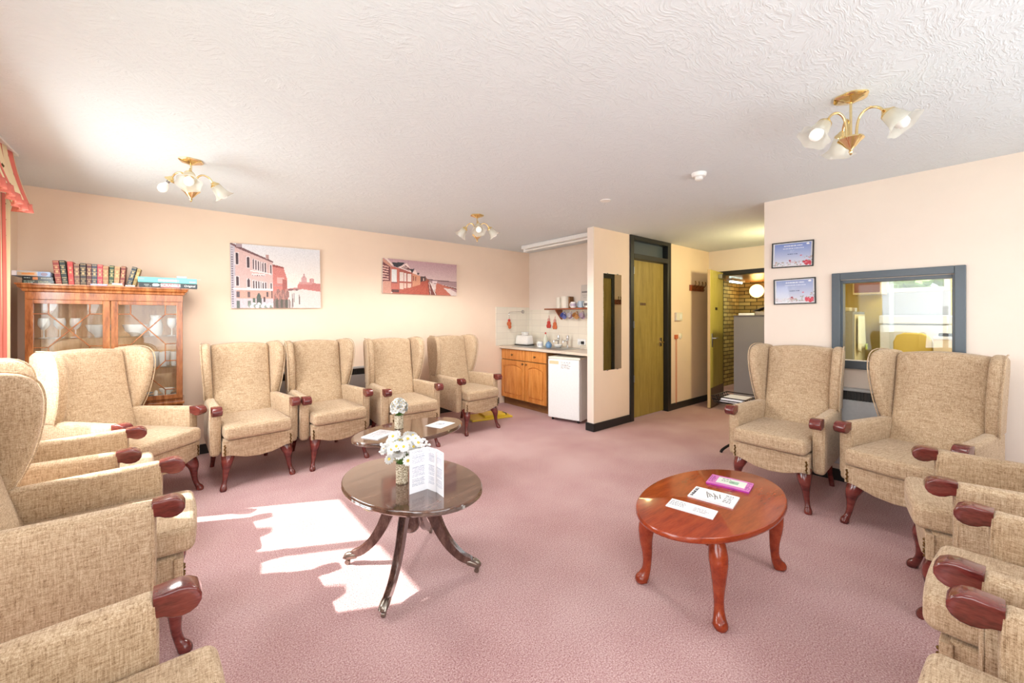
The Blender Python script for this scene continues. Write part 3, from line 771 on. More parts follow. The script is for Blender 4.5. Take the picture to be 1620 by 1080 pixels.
p = Paint(60, 40, (214, 120, 196)); p.rect(0.2, 0.12, 0.86, 0.78, (226, 236, 228)); p.text(0.02, 0.16, 0.15, 4, 0.18, (120, 30, 120), 6); p.rect(0.5, 0.3, 0.7, 0.6, (150, 196, 170)); p.text(0.3, 0.6, 0.2, 2, 0.2, (130, 140, 130), 8); p.text(0.88, 0.99, 0.1, 6, 0.14, (120, 30, 120), 9)
booklet('booklet', 'pink and purple booklet on the coffee table nearest the armchairs', (2.377, 0.975), R(-79), 0.212, 0.145, p, 0.008, 0.405, group=GB, edge=colm((190, 60, 170), 0.4))

GT = 'papers on the far oval pedestal table'
p = Paint(40, 50, (246, 247, 250)); p.ell(0.5, 0.5, 0.1, 0.05, (70, 80, 110)); p.line(0.3, 0.6, 0.65, 0.4, 0.04, (60, 60, 70)); p.ell(0.6, 0.35, 0.08, 0.05, (160, 180, 220))
booklet('card', 'white card with a small dark drawing on the right end of the far oval table', (1.65, 2.935), R(-68), 0.16, 0.19, p, 0.002, 0.46, 'card', group=GT)
p = Paint(40, 50, (236, 238, 244)); p.text(0.1, 0.9, 0.1, 10, 0.08, (150, 156, 172), 11)
booklet('magazine', 'white magazine lying beside the posy on the left end of the far oval table', (1.15, 2.965), R(-60), 0.15, 0.21, p, 0.006, 0.46, 'magazine', group=GT)


# ---- wicker pots and flowers
def wicker_pot(loc, r, h, label):
    bm = new(); prof = [(0, 0.002), (r * 0.92, 0.0)]; n = int(h / 0.008)
    for k in range(n + 1): prof.append((r * (1 + 0.035 * (-1) ** k), 0.004 + (h - 0.006) * k / n))
    prof += [(r * 1.06, h), (r * 0.92, h), (r * 0.9, h - 0.012), (0, h - 0.014)]
    lathe(bm, prof, 36, wave=lambda a, z: 0.04 * math.sin(18 * a)); o = finish('wicker_pot', bm, M['wicker'], None, 60, loc); return tag(o, label, 'plant pot', 'wicker pots on the oval tables')


def flower_mesh(npet, plen, pw, name):
    bm = new()
    for k in range(npet):
        a = 2 * PI * k / npet; cs, sn = math.cos(a), math.sin(a)
        rows = []
        for (l, w, z) in ((0.004, 0.3, 0.001), (plen * 0.5, 1.0, 0.004), (plen * 0.85, 0.85, 0.003), (plen, 0.3, 0.0)):
            rows.append([bm.verts.new((cs * l - sn * s * w * pw, sn * l + cs * s * w * pw, z - abs(s) * 0.0015)) for s in (-1, 0, 1)])
        for r0, r1 in zip(rows, rows[1:]):
            for j in range(2): bm.faces.new([r0[j], r0[j + 1], r1[j + 1], r1[j]])
    ret = bmesh.ops.solidify(bm, geom=bm.faces[:], thickness=0.0008); return bm


def bunch(name, label, loc, heads, npet, plen, pw, cr, leaves, twigs=()):
    t = thing(name, label, 'flowers', loc, 0, 'artificial flowers on the oval tables')
    f0 = c0 = None
    for i, (px, py, pz, tx, ty) in enumerate(heads):
        d = Vector((tx, ty, 1.0)).normalized(); rot = d.to_track_quat('Z', 'Y').to_euler()
        if f0 is None:
            f0 = finish('flower_head', flower_mesh(npet, plen, pw, 'flower_head'), M['petal'], t, 60); bm = new(); ball(bm, (0, 0, 0.003), cr, 8, (1, 1, 0.6)); c0 = finish('flower_centre', bm, M['pollen'], f0, 60); f = f0
        else:
            f = f0.copy(); C.objects.link(f); f.parent = t; g = c0.copy(); C.objects.link(g); g.parent = f
        f.location = (px, py, pz); f.rotation_euler = rot
    bm = new()
    for (px, py, pz, tx, ty) in heads: stube(bm, [(px * 0.1, py * 0.1, 0.0, 0.0012), (px * 0.5, py * 0.5, pz * 0.6, 0.0012), (px, py, pz, 0.001)], 5, 3)
    finish('stems', bm, M['leaf'], t, 60)
    bm = new()
    for (x, y, z, an, l) in leaves:
        cs, sn = math.cos(an), math.sin(an); pts = [(0, 0), (0.35, 0.22), (0.75, 0.16), (1, 0), (0.75, -0.16), (0.35, -0.22)]
        prism(bm, pts, 0, 0.0008, lambda a, b, k: Vector((x + (cs * a - sn * b) * l, y + (sn * a + cs * b) * l, z + a * l * 0.5 + k)))
    finish('foliage', bm, M['leaf'], t, 0)
    for (x, y, z) in twigs:
        bm = new(); stube(bm, [(x * 0.15, y * 0.15, 0.0, 0.0014), (x * 0.6, y * 0.6, z * 0.7, 0.0012), (x, y, z, 0.0010)], 5, 3)
        tw = finish('twig', bm, M['twig'], t, 60); bm = new(); rs = random.Random(int(abs(x) * 1e4))
        for _ in range(14): ball(bm, (x + rs.uniform(-.022, .022), y + rs.uniform(-.022, .022), z + rs.uniform(-.03, .02)), 0.008, 6, (1, 1, .7))
        finish('blossom', bm, M['petal'], tw, 60)
    return t


rs = random.Random(4)
wicker_pot((0.898, 1.998, 0.475), 0.031, 0.105, 'wicker pot of daisies standing beside the folded leaflet')
hd = []
for k in range(58):
    th = rs.uniform(0, 2 * PI); rr = 0.092 * math.sqrt(rs.uniform(0.03, 1)); hd.append((rr * math.cos(th), rr * math.sin(th), 0.085 + 0.075 * (1 - (rr / 0.11) ** 2) + rs.uniform(-0.06, 0.015), 9 * rr * math.cos(th) - 0.6, 9 * rr * math.sin(th) - 0.8))
bunch('daisy_bunch', 'loose bunch of white daisies with yellow centres in the pot by the leaflet', (0.898, 1.998, 0.564), hd, 12, 0.027, 0.0062, 0.0075, [(-0.01, -0.03, 0.03, 4.4, 0.06), (0.01, -0.02, 0.03, 5.2, 0.05), (-0.03, 0, 0.03, 3.4, 0.05), (0.02, 0.01, 0.02, 0.4, 0.05), (0, -0.02, 0.01, 4.9, 0.05)], [(0.088, -0.075, 0.125), (-0.07, 0.05, 0.10)])
wicker_pot((1.343, 3.045, 0.46), 0.034, 0.105, 'wicker pot holding the round posy on the far oval table')
hd = []
for k in range(60):
    th = 2.4 * k; zz = 1 - 1.5 * k / 60; q = math.sqrt(max(0, 1 - zz * zz)); hd.append((0.062 * q * math.cos(th), 0.062 * q * math.sin(th), 0.085 + 0.062 * zz, 1.5 * q * math.cos(th), 1.5 * q * math.sin(th) ) if zz > 0.3 else (0.062 * q * math.cos(th), 0.062 * q * math.sin(th), 0.085 + 0.062 * zz, 3 * q * math.cos(th), 3 * q * math.sin(th)))
bunch('flower_posy', 'tight round posy of small white flowers on the far oval table', (1.343, 3.045, 0.547), hd, 7, 0.022, 0.010, 0.004, [(0.01, -0.03, 0.02, 4.6, 0.04), (-0.02, -0.02, 0.02, 3.9, 0.04), (0.03, 0, 0.02, 5.6, 0.04)])

# ---- folded leaflet
t = thing('folded_leaflet', 'tall white folded leaflet standing on the near pedestal table', 'leaflet', (0.865, 1.839, 0.475))
pan = [((0.0, 0.0), (0.100, 0.012)), ((0.100, 0.012), (0.117, -0.052)), ((0.117, -0.052), (0.118, -0.128))]
pan = [((0.0, 0.0), (0.099, 0.004)), ((0.099, 0.004), (0.112, -0.058)), ((0.116, -0.050), (0.112, -0.135))]
for i, (a, b) in enumerate(pan):
    p = Paint(40, 84, (247, 248, 252))
    p.text(0.14, 0.86, 0.05, 2, 0.025, (120, 128, 150), 20 + i)
    for y0, n in ((0.13, 10), (0.40, 11), (0.68, 8)): p.text(0.14, 0.86, y0, n, 0.022, (150, 160, 182), 30 + i + n, 0.5, 0.12)
    h = 0.213; th = Vector((b[1] - a[1], -(b[0] - a[0]), 0)).normalized() * 0.0008
    bm = new(); prism(bm, [(0, 0), (1, 0), (1, h), (0, h)], 0, 1, lambda q, z, k: Vector((a[0] + (b[0] - a[0]) * q, a[1] + (b[1] - a[1]) * q, z)) - th * k)
    pg = finish('panel', bm, M['paper'], t, 0)
    print_obj('print', p, lambda u, v: (a[0] + (b[0] - a[0]) * u + th.x * 0.4, a[1] + (b[1] - a[1]) * u + th.y * 0.4, h * (1 - v)), M['print'], pg)

bm = new(); prism(bm, [(0.99, 2.83), (1.03, 2.845), (1.055, 2.79), (1.01, 2.775)], 0.001, 0.003, lambda a, b, k: Vector((a, b, k))); tag(finish('paper_scrap', bm, M['pages'], None, 0), 'small scrap of cream paper on the carpet behind the near pedestal table', 'paper')

# ================================================================== china cabinet
t = thing('china_cabinet', 'glazed flame mahogany china cabinet against the long wall behind the angled chair', 'cabinet', (-0.434, 4.62, 0)); cw = 0.456; cdp = 0.355
bm = new()
box(bm, (-cw, 0.0, 0.0), (cw, cdp, 0.08), 0.004); box(bm, (-cw, 0.012, 0.08), (cw, cdp, 0.575), 0.003)
box(bm, (-cw - 0.012, -0.012, 0.575), (cw + 0.012, cdp, 0.60), 0.006); box(bm, (-cw, 0.012, 0.60), (-cw + 0.02, cdp, 1.52)); box(bm, (cw - 0.02, 0.012, 0.60), (cw, cdp, 1.52))
box(bm, (-cw + 0.02, cdp - 0.012, 0.60), (cw - 0.02, cdp, 1.52)); box(bm, (-cw + 0.02, 0.012, 0.60), (cw - 0.02, cdp - 0.012, 0.625)); box(bm, (-cw, 0.005, 1.475), (cw, cdp, 1.535))
body = finish('cabinet_body', bm, M['cabinet'], t, 0)
bm = new(); pr = [(0.0, 1.53), (0.012, 1.535), (0.014, 1.55), (0.03, 1.562), (0.034, 1.578), (0.042, 1.582), (0.042, 1.592), (0, 1.592)]
for s, (q0, q1) in (('f', (-cw, cw)),):
    n = len(pr); rings = []
    for (x, y) in ((-1, 1), (-1, 0), (1, 0), (1, 1)):
        rings.append([bm.verts.new(Vector((x * (cw + o), (cdp if y else -o), z))) for o, z in pr])
    for a_, b_ in zip(rings, rings[1:]):
        for k in range(n - 1): bm.faces.new([a_[k], a_[k + 1], b_[k + 1], b_[k]])
    bm.faces.new([rings[0][-1], rings[1][-1], rings[2][-1], rings[3][-1]]); bm.faces.new([rings[0][0], rings[3][0], rings[2][0], rings[1][0]]); bm.faces.new(rings[0]); bm.faces.new(rings[3])
finish('cornice', bm, M['cabinet'], t, 0)
bm = new(); box(bm, (-cw + 0.021, cdp - 0.016, 0.626), (cw - 0.021, cdp - 0.0125, 1.474)); finish('back_panel', bm, M['cab_back'], t, 0)  # lighter than the cabinet wood, brightness of the interior put into its colour
# shelves of glass inside
for z in (0.905, 1.175):
    bm = new(); box(bm, (-cw + 0.021, 0.05, z - 0.006), (cw - 0.021, cdp - 0.013, z)); finish('shelf', bm, M['cab_glass'], t, 0)
for (x0, x1, s) in ((-cw + 0.002, -0.003, -1), (0.003, cw - 0.002, 1)):
    z0, z1 = 0.628, 1.472; st = 0.042; bm = new()
    box(bm, (x0, -0.006, z0), (x0 + st, 0.012, z1), 0.002); box(bm, (x1 - st, -0.006, z0), (x1, 0.012, z1), 0.002); box(bm, (x0 + st, -0.006, z0), (x1 - st, 0.012, z0 + 0.038), 0.002); box(bm, (x0 + st, -0.006, z1 - 0.03), (x1 - st, 0.012, z1), 0.002)
    dr = finish('door', bm, M['cabinet'], t, 0)
    gx0, gx1, gz0, gz1 = x0 + st, x1 - st, z0 + 0.038, z1 - 0.03; gw, gh = gx1 - gx0, gz1 - gz0
    bm = new(); box(bm, (gx0, 0.004, gz0), (gx1, 0.006, gz1)); finish('pane', bm, M['cab_glass'], dr, 0)
    bm = new()
    def Q(u, v): return Vector((gx0 + u * gw, 0.0, gz1 - v * gh))
    seg = [((.2, 0), (.2, .10)), ((.8, 0), (.8, .10)), ((0, .10), (.2, .10)), ((.8, .10), (1, .10)), ((.2, .10), (.8, .43)), ((.8, .10), (.2, .43)), ((0, .43), (.2, .43)), ((.8, .43), (1, .43)), ((.2, .43), (.2, .62)), ((.8, .43), (.8, .62)),
           ((0, .62), (.2, .62)), ((.8, .62), (1, .62)), ((.2, .62), (.8, .94)), ((.8, .62), (.2, .94)), ((0, .94), (.2, .94)), ((.8, .94), (1, .94)), ((.2, .94), (.2, 1)), ((.8, .94), (.8, 1))]
    for a, b in seg: tube(bm, [Q(*a), Q(*b)], 0.0042, 6)
    finish('glazing_bar', bm, M['cabinet'], dr, 40)
    bm = new(); ball(bm, (x1 - 0.02 if s < 0 else x0 + 0.02, -0.014, 1.0), 0.010, 10); finish('knob', bm, M['brass'], dr, 60)
for s in (-1, 1):
    bm = new(); box(bm, (min(s * 0.01, s * (cw - 0.015)), 0.002, 0.10), (max(s * 0.01, s * (cw - 0.015)), 0.012, 0.555), 0.003); d = finish('door', bm, M['cabinet'], t, 0)
    bm = new(); ball(bm, (s * 0.05, -0.006, 0.35), 0.010, 10); finish('knob', bm, M['brass'], d, 60)

# glassware in the cabinet
def ware(name, prof, n, mat, loc, label, cat, group):
    bm = new(); lathe(bm, prof, n); o = finish(name, bm, mat, None, 50, loc); return tag(o, label, cat, group)


wine = [(0, 0), (0.03, 0.0), (0.03, 0.003), (0.005, 0.008), (0.004, 0.06), (0.02, 0.075), (0.034, 0.10), (0.034, 0.13), (0.029, 0.155), (0.027, 0.155), (0.032, 0.128), (0.032, 0.10), (0.018, 0.078), (0, 0.072)]
tumbler = [(0, 0), (0.026, 0), (0.030, 0.10), (0.033, 0.125), (0.031, 0.125), (0.028, 0.10), (0.024, 0.008), (0, 0.008)]
bowlp = [(0, 0), (0.03, 0), (0.035, 0.012), (0.07, 0.05), (0.088, 0.10), (0.084, 0.10), (0.066, 0.052), (0.03, 0.018), (0, 0.016)]
jug = [(0, 0), (0.04, 0), (0.05, 0.05), (0.046, 0.11), (0.034, 0.15), (0.04, 0.18), (0.036, 0.18), (0.03, 0.15), (0.042, 0.11), (0.046, 0.05), (0.036, 0.008), (0, 0.008)]
GW = 'glassware inside the china cabinet'
src = {}


def put(kind, prof, x, y, z, label, cat, mat='ware'):
    key = (kind, mat)
    if key not in src: src[key] = ware(kind, prof, 20, M[mat], (x, y, z), label, cat, GW); return src[key]
    o = src[key].copy(); C.objects.link(o); o.location = (x, y, z); o['label'] = label; return o


cx, cy = -0.434, 4.62
for i, x in enumerate((-0.385, -0.30, -0.215)): put('wine_glass', wine, cx + x, cy + 0.14, 1.176, 'stemmed wine glass on the upper shelf behind the left cabinet door', 'glass')
put('glass_bowl', bowlp, cx - 0.085, cy + 0.20, 1.176, 'cut glass bowl on the upper cabinet shelf behind the left door', 'bowl'); put('glass_bowl', bowlp, cx + 0.14, cy + 0.15, 1.176, 'cut glass bowl on the upper cabinet shelf behind the right door', 'bowl')
put('wine_glass', wine, cx + 0.38, cy + 0.13, 1.176, 'stemmed glass alone at the right end of the upper cabinet shelf', 'glass')
put('glass_jug', jug, cx + 0.27, cy + 0.18, 1.176, 'glass jug on the upper cabinet shelf behind the right door', 'jug')
for k in range(6): put('tumbler', tumbler, cx + 0.17 + 0.076 * (k % 3) + 0.02 * (k // 3), cy + 0.11 + 0.1 * (k // 3), 0.906, 'plain tall tumbler on the middle shelf behind the right cabinet door', 'glass')
put('tumbler', tumbler, cx + 0.40, cy + 0.12, 0.906, 'tumbler at the far right end of the middle cabinet shelf', 'glass')
for k in range(4): put('tumbler', tumbler, cx - 0.40 + 0.09 * k, cy + 0.13, 0.906, 'plain tall tumbler on the middle shelf behind the left cabinet door', 'glass')
plate = [(0, 0), (0.05, 0), (0.085, 0.012), (0.088, 0.012), (0.052, 0.004), (0, 0.004)]
for k in range(4):
    put('saucer', plate, cx + 0.17 + 0.0, cy + 0.14, 0.626 + 0.0 + k * 0.013, 'saucer in the stack on the bottom shelf of the cabinet', 'saucer', 'blue_glaze' if k % 2 else 'white_gloss')
cup = [(0, 0), (0.02, 0), (0.034, 0.02), (0.04, 0.055), (0.037, 0.055), (0.031, 0.02), (0, 0.006)]
put('cup', cup, cx + 0.17, cy + 0.14, 0.682, 'small cup on top of the saucer stack in the cabinet', 'cup', 'blue_glaze')
pep = [(0, 0), (0.018, 0), (0.02, 0.012), (0.012, 0.045), (0.014, 0.06), (0.008, 0.075), (0, 0.078)]
put('pepper_pot', pep, cx + 0.275, cy + 0.075, 0.626, 'white pepper pot on the bottom shelf of the cabinet', 'pepper pot', 'white_gloss')
for k in range(2): put('saucer', plate, cx + 0.345, cy + 0.15, 0.626 + k * 0.013, 'saucer under the gravy boat at the right of the cabinet bottom shelf', 'saucer', 'white_gloss')
boat = [(0, 0), (0.025, 0), (0.03, 0.01), (0.05, 0.03), (0.055, 0.05), (0.052, 0.05), (0.046, 0.03), (0, 0.012)]
put('gravy_boat', boat, cx + 0.345, cy + 0.15, 0.653, 'white china gravy boat on saucers at the right of the bottom shelf', 'gravy boat', 'white_gloss')

# ---- books on the cabinet
ZC = 1.592
GBK = 'old leather bound books standing in a row on the cabinet'
bk = [((150, 58, 50), 13, 186, -6), ((34, 46, 40), 12, 190, -6), ((190, 54, 52), 12, 185, -3), ((112, 74, 62), 12, 170, -2), ((52, 40, 36), 13, 178, -1), ((92, 44, 44), 11, 176, 0), ((62, 66, 78), 12, 175, 0), ((196, 62, 76), 12, 174, 0),
      ((158, 112, 78), 13, 165, 0), ((40, 70, 46), 11, 172, 2), ((168, 124, 88), 13, 166, 2), ((128, 60, 52), 11, 172, 4), ((46, 60, 72), 12, 172, 13), ((150, 124, 70), 9, 160, 13)]
names_b = ['red', 'dark green, left', 'bright red', 'brown ribbed', 'black-brown', 'maroon', 'slate blue', 'pink-red', 'tan, left', 'bottle green', 'tan, right', 'russet', 'dark teal leaning', 'ochre leaning']
bl = ['brick red leather book, first at the left end of the standing row', 'very dark green book beside the brick red one', 'bright red book with red spine bands, third in the standing row', 'shorter ribbed brown book beside the bright red one', 'black-brown book with gilt bands near the middle of the row',
      'slim maroon book between the black-brown and slate blue ones', 'slate blue-grey book in the middle of the row', 'pinkish red book with crimson side beside the slate blue one', 'tan ribbed book to the right of the pinkish red one', 'slim bottle green book with gilt spine panels', 'tan ribbed book between the green and russet ones', 'russet book with gilt panels, second to last upright one', 'dark teal book leaning to the right near the board games', 'ochre book leaning behind the teal one at the end of the row']
x = -0.742
for i, (c, w, h, tilt) in enumerate(bk):
    w = w * 0.00252; h = h / 1000; d = 0.125
    if i == 12: x += 0.0
    lean = R(tilt); base_y = 4.675
    t = thing('book', bl[i], 'book', (x, base_y, ZC), 0, GBK)
    # tilt about the spine-bottom corner that stays on the cabinet
    px = w if tilt > 0 else 0.0
    mt = Matrix.Translation((px, 0, 0)) @ Matrix.Rotation(lean, 4, 'Y') @ Matrix.Translation((-px, 0, 0))
    bm = new(); box(bm, (0, 0, 0), (0.003, d, h), 0.0008); box(bm, (w - 0.003, 0, 0), (w, d, h), 0.0008); box(bm, (0, -0.003, 0), (w, 0.002, h), 0.0015)
    bmesh.ops.transform(bm, matrix=mt, verts=bm.verts); finish('cover', bm, colm(c, 0.45), t, 0)
    bm = new(); box(bm, (0.003, 0.002, 0.004), (w - 0.003, d - 0.004, h - 0.004)); bmesh.ops.transform(bm, matrix=mt, verts=bm.verts); finish('pages', bm, M['pages'], t, 0)
    P = Paint(8, 46, c); gd = (214, 186, 128)
    for y in (0.04, 0.19, 0.36, 0.53, 0.70, 0.87, 0.955): P.rect(0, y, 1, y + 0.022, gd, 0.85 if i not in (2,) else 0.4)
    P.rect(0.25, 0.24, 0.75, 0.32, gd, 0.7); P.rect(0.3, 0.41, 0.7, 0.49, gd, 0.8); P.rect(0.3, 0.76, 0.7, 0.83, gd, 0.6)
    print_obj('spine', P, lambda u, v: mt @ Vector((w * (0.06 + 0.88 * u), -0.0036, h * (1 - v))), M['print'], t)
    x += w + abs(math.sin(lean)) * (0.012 if i not in (11,) else 0.03) + 0.0012
    if i == 11: x += 0.008
    if i == 12: x += 0.001

# ---- board games and puzzles
GG = 'boxed games lying on the cabinet'


def game(label, lo, hi, c, P, group=GG, name='game_box', txt=None, z=0):
    t = thing(name, label, 'box', ((lo[0] + hi[0]) / 2, lo[1], lo[2]), 0, group); w = hi[0] - lo[0]; d = hi[1] - lo[1]; h = hi[2] - lo[2]
    bm = new(); box(bm, (-w / 2, 0, 0.0004), (w / 2, d, h * 0.62), 0.001); finish('box_base', bm, colm(c, 0.4), t, 0)
    bm = new(); box(bm, (-w / 2 - 0.001, -0.0012, h * 0.18), (w / 2 + 0.001, d + 0.0012, h), 0.0015); ld = finish('box_lid', bm, colm(c, 0.4), t, 0)
    print_obj('print', P, lambda u, v: (-w / 2 + u * w, -0.002, h * (1 - v)), M['print_gloss'], ld)
    for (s, size, ox, col) in (txt or []):
        text_obj('lettering', s, size, Matrix.Translation((ox, -0.0028, h * 0.5)) @ Matrix.Rotation(R(90), 4, 'X'), colm(col), ld)
    return t


P = Paint(110, 12, (44, 50, 52)); P.rect(0.08, 0.35, 0.16, 0.55, (120, 126, 124)); P.ell(0.275, 0.45, 0.06, 0.3, (210, 214, 210)); P.rect(0.36, 0.06, 0.68, 0.94, (226, 120, 122)); P.text(0.1, 0.3, 0.7, 1, 0.2, (130, 136, 134), 3)
game('long dark box with pink name panel, under the teal box', (-0.262, 4.575, ZC), (0.122, 4.665, ZC + 0.040), (44, 50, 52), P, txt=[('SCRABBLE', 0.030, 0.01, (250, 236, 232)), ('Original', 0.024, 0.14, (226, 228, 226))])
P = Paint(110, 12, (104, 176, 172)); P.rect(0, 0.8, 1, 1, (86, 158, 156)); P.text(0.33, 0.68, 0.3, 1, 0.8, (236, 246, 244), 7, 0.55, 0.02); P.rect(0.86, 0.5, 0.98, 0.8, (170, 206, 200), 0.7); P.rect(0.02, 0.15, 0.1, 0.5, (150, 206, 202), 0.6)
game('long teal games box lying on top of the dark one', (-0.268, 4.578, ZC + 0.0412), (0.118, 4.668, ZC + 0.0412 + 0.045), (104, 176, 172), P)
bm = new(); box(bm, (-0.02, 4.60, ZC + 0.0874), (0.05, 4.65, ZC + 0.107), 0.004); tag(finish('card_box', bm, colm((170, 196, 214)), None, 0), 'small pale blue box resting on the teal games box', 'box')
bm = new(); box(bm, (-0.20, 4.655, ZC + 0.0874), (0.15, 4.668, ZC + 0.0895)); tag(finish('paper_strip', bm, M['paper'], None, 0), 'thin white sheet edge sticking out above the teal games box', 'paper')
P = Paint(60, 10, (50, 62, 54)); P.text(0.05, 0.4, 0.25, 2, 0.4, (180, 196, 180), 5); P.text(0.5, 0.95, 0.2, 2, 0.4, (190, 180, 130), 6)
game('dark green puzzle box at the bottom of the left pile', (-0.905, 4.64, ZC), (-0.747, 4.84, ZC + 0.026), (40, 50, 44), P)
P = Paint(60, 10, (38, 44, 42)); P.text(0.05, 0.35, 0.3, 1, 0.5, (190, 206, 200), 8); P.rect(0.33, 0.1, 0.5, 0.9, (196, 120, 60)); P.text(0.6, 0.95, 0.3, 1, 0.5, (210, 200, 170), 9)
game('black puzzle box with an orange patch, middle of the left pile', (-0.905, 4.642, ZC + 0.027), (-0.752, 4.84, ZC + 0.053), (34, 38, 38), P)
P = Paint(60, 12, (178, 186, 200)); P.rect(0, 0, 0.12, 1, (226, 220, 224)); P.poly([(0.14, 0.2), (0.62, 0.1), (0.66, 0.9), (0.14, 0.95)], (196, 170, 140)); P.poly([(0.25, 0.4), (0.58, 0.35), (0.58, 0.7), (0.25, 0.7)], (214, 140, 70)); P.rect(0.66, 0, 1, 1, (124, 150, 188)); P.ell(0.84, 0.5, 0.09, 0.35, (110, 90, 110)); P.rect(0, 0.88, 1, 1, (40, 60, 90))
game('pale blue picture puzzle box on top of the left pile', (-0.955, 4.638, ZC + 0.054), (-0.765, 4.85, ZC + 0.092), (150, 166, 190), P)
for (x0, x1, c, lb, z0) in ((-0.545, -0.452, (164, 172, 214), 'small lilac-blue booklet lying in front of the standing books', 0), (-0.448, -0.358, (232, 150, 118), 'small orange-pink booklet lying in front of the standing books', 0), (-0.345, -0.288, (238, 206, 196), 'small cream booklet at the cornice edge by the dark games box', 0)):
    t = thing('booklet', lb, 'booklet', ((x0 + x1) / 2, 4.60, ZC), 0, 'small booklets along the cabinet edge'); w = x1 - x0
    bm = new(); box(bm, (-w / 2, 0.001, 0.0014), (w / 2 - 0.001, 0.049, 0.011)); finish('pages', bm, M['paper'], t, 0)
    bm = new(); box(bm, (-w / 2, 0, 0.011), (w / 2, 0.05, 0.0125)); box(bm, (-w / 2, 0, 0.0002), (w / 2, 0.05, 0.0014)); box(bm, (-w / 2 - 0.001, 0, 0.0002), (-w / 2, 0.05, 0.0125)); box(bm, (-w / 2, -0.001, 0.0002), (w / 2, 0, 0.0125)); finish('cover', bm, colm(c, 0.5), t, 0)
bm = new(); box(bm, (-0.425, 4.602, ZC + 0.0127), (-0.365, 4.645, ZC + 0.024), 0.001); tag(finish('card_pack', bm, colm((222, 214, 232)), None, 0), 'small pale mauve pack on top of the orange-pink booklet', 'box')

# ================================================================== pictures
def canvas(label, x0, x1, z0, z1, P, y=4.997, d=0.03, roll=0.0):
    t = thing('canvas_picture', label, 'picture', ((x0 + x1) / 2, y, (z0 + z1) / 2)); t.rotation_euler = (R(0), R(roll), 0); w, h = x1 - x0, z1 - z0
    bm = new(); box(bm, (-w / 2, -d, -h / 2), (w / 2, 0, h / 2), 0.003); bd = finish('stretched_canvas', bm, colm((206, 196, 190), 0.8), t, 0)
    print_obj('print', P, lambda u, v: (-w / 2 + u * w, -d - 0.0006, h / 2 - v * h), M['print'], t); return t


P = Paint(150, 112, (226, 224, 226)); P.grad((224, 224, 230), (244, 226, 206))
P.poly([(0, 0.70), (1, 0.66), (1, 1), (0, 1)], (222, 208, 204)); P.poly([(0.60, 0.68), (1, 0.60), (1, 0.66), (0.6, 0.70)], (190, 120, 120)); P.poly([(0.72, 0.62), (0.74, 0.58), (0.86, 0.57), (1, 0.58), (1, 0.72), (0.72, 0.67)], (196, 124, 120))
P.ell(0.80, 0.53, 0.035, 0.07, (206, 160, 160)); P.rect(0.795, 0.42, 0.805, 0.48, (190, 140, 140)); P.ell(0.895, 0.53, 0.02, 0.04, (206, 160, 158)); P.rect(0.87, 0.50, 0.885, 0.58, (200, 140, 138)); P.rect(0.91, 0.50, 0.92, 0.58, (200, 140, 138)); P.rect(0.74, 0.56, 0.9, 0.60, (206, 150, 146))
P.poly([(0.60, 0.69), (0.75, 0.665), (0.75, 0.69), (0.6, 0.72)], (170, 130, 126))
P.poly([(0, 0), (0.02, 0.02), (0.44, 0.25), (0.45, 1.0), (0, 1)], (216, 182, 178)); P.poly([(0, 0), (0.02, 0.0), (0.45, 0.245), (0.45, 0.27), (0, 0.035)], (120, 84, 86)); P.rect(0.06, 0.0, 0.12, 0.05, (170, 150, 156)); P.rect(0.37, 0.14, 0.40, 0.21, (186, 150, 146)); P.poly([(0, 0.02), (0.05, 0.05), (0.05, 1), (0, 1)], (196, 188, 198))
for k in range(26): P.rect(0.005, 0.06 + k * 0.036, 0.03, 0.075 + k * 0.036, (120, 112, 124))
def persp(u, v): return (u, v * (1 - 0.0 * u) + (0.245 * (u / 0.45)) * (1 - v) * 0.95)
def win(u, v0, v1, w, c=(72, 54, 62)):
    a = persp(u, v0)[1]; b = persp(u, v1)[1]; P.rect(u - w / 2 - 0.008, a - 0.015, u + w / 2 + 0.008, b + 0.01, (232, 216, 216)); P.rect(u - w / 2, a + 0.02, u + w / 2, b, c); P.ell(u, a + 0.02, w / 2, 0.03, c)
for u, w in ((0.065, 0.028), (0.18, 0.024), (0.36, 0.014), (0.42, 0.014)): win(u, 0.12, 0.30, w); win(u, 0.50, 0.64, w)
for k in range(5): win(0.235 + 0.025 * k, 0.13, 0.30, 0.013, (96, 76, 84)); win(0.235 + 0.025 * k, 0.51, 0.645, 0.013)
for k in range(6): P.ell(0.225 + 0.024 * k, 0.47, 0.012, 0.02, (236, 220, 220)); P.ell(0.225 + 0.024 * k, 0.48, 0.005, 0.01, (110, 86, 92))
P.poly([(0.02, 0.685), (0.45, 0.69), (0.45, 0.71), (0.02, 0.71)], (236, 226, 228)); P.poly([(0.2, 0.40), (0.42, 0.44), (0.42, 0.455), (0.2, 0.42)], (238, 226, 226)); P.rect(0.06, 0.72, 0.45, 0.86, (204, 160, 146)); P.rect(0.05, 0.85, 0.45, 1, (206, 190, 196))
P.ell(0.285, 0.90, 0.028, 0.14, (84, 92, 86)); P.rect(0.055, 0.74, 0.09, 0.83, (96, 84, 92)); P.rect(0.055, 0.88, 0.09, 1, (96, 104, 100)); P.rect(0.165, 0.74, 0.195, 0.83, (110, 88, 88)); P.rect(0.17, 0.88, 0.20, 0.96, (120, 128, 118)); P.rect(0.22, 0.84, 0.25, 0.94, (96, 108, 96)); P.rect(0.335, 0.82, 0.355, 0.90, (90, 76, 80)); P.rect(0.37, 0.74, 0.385, 0.82, (90, 76, 80)); P.rect(0.42, 0.72, 0.435, 0.84, (110, 80, 80))
for k in range(14): P.ell(0.19 + 0.019 * k, 0.96 + 0.02 * math.sin(k * 2.2), 0.02, 0.03, (226, 222, 226) if k % 3 else (140, 150, 140))
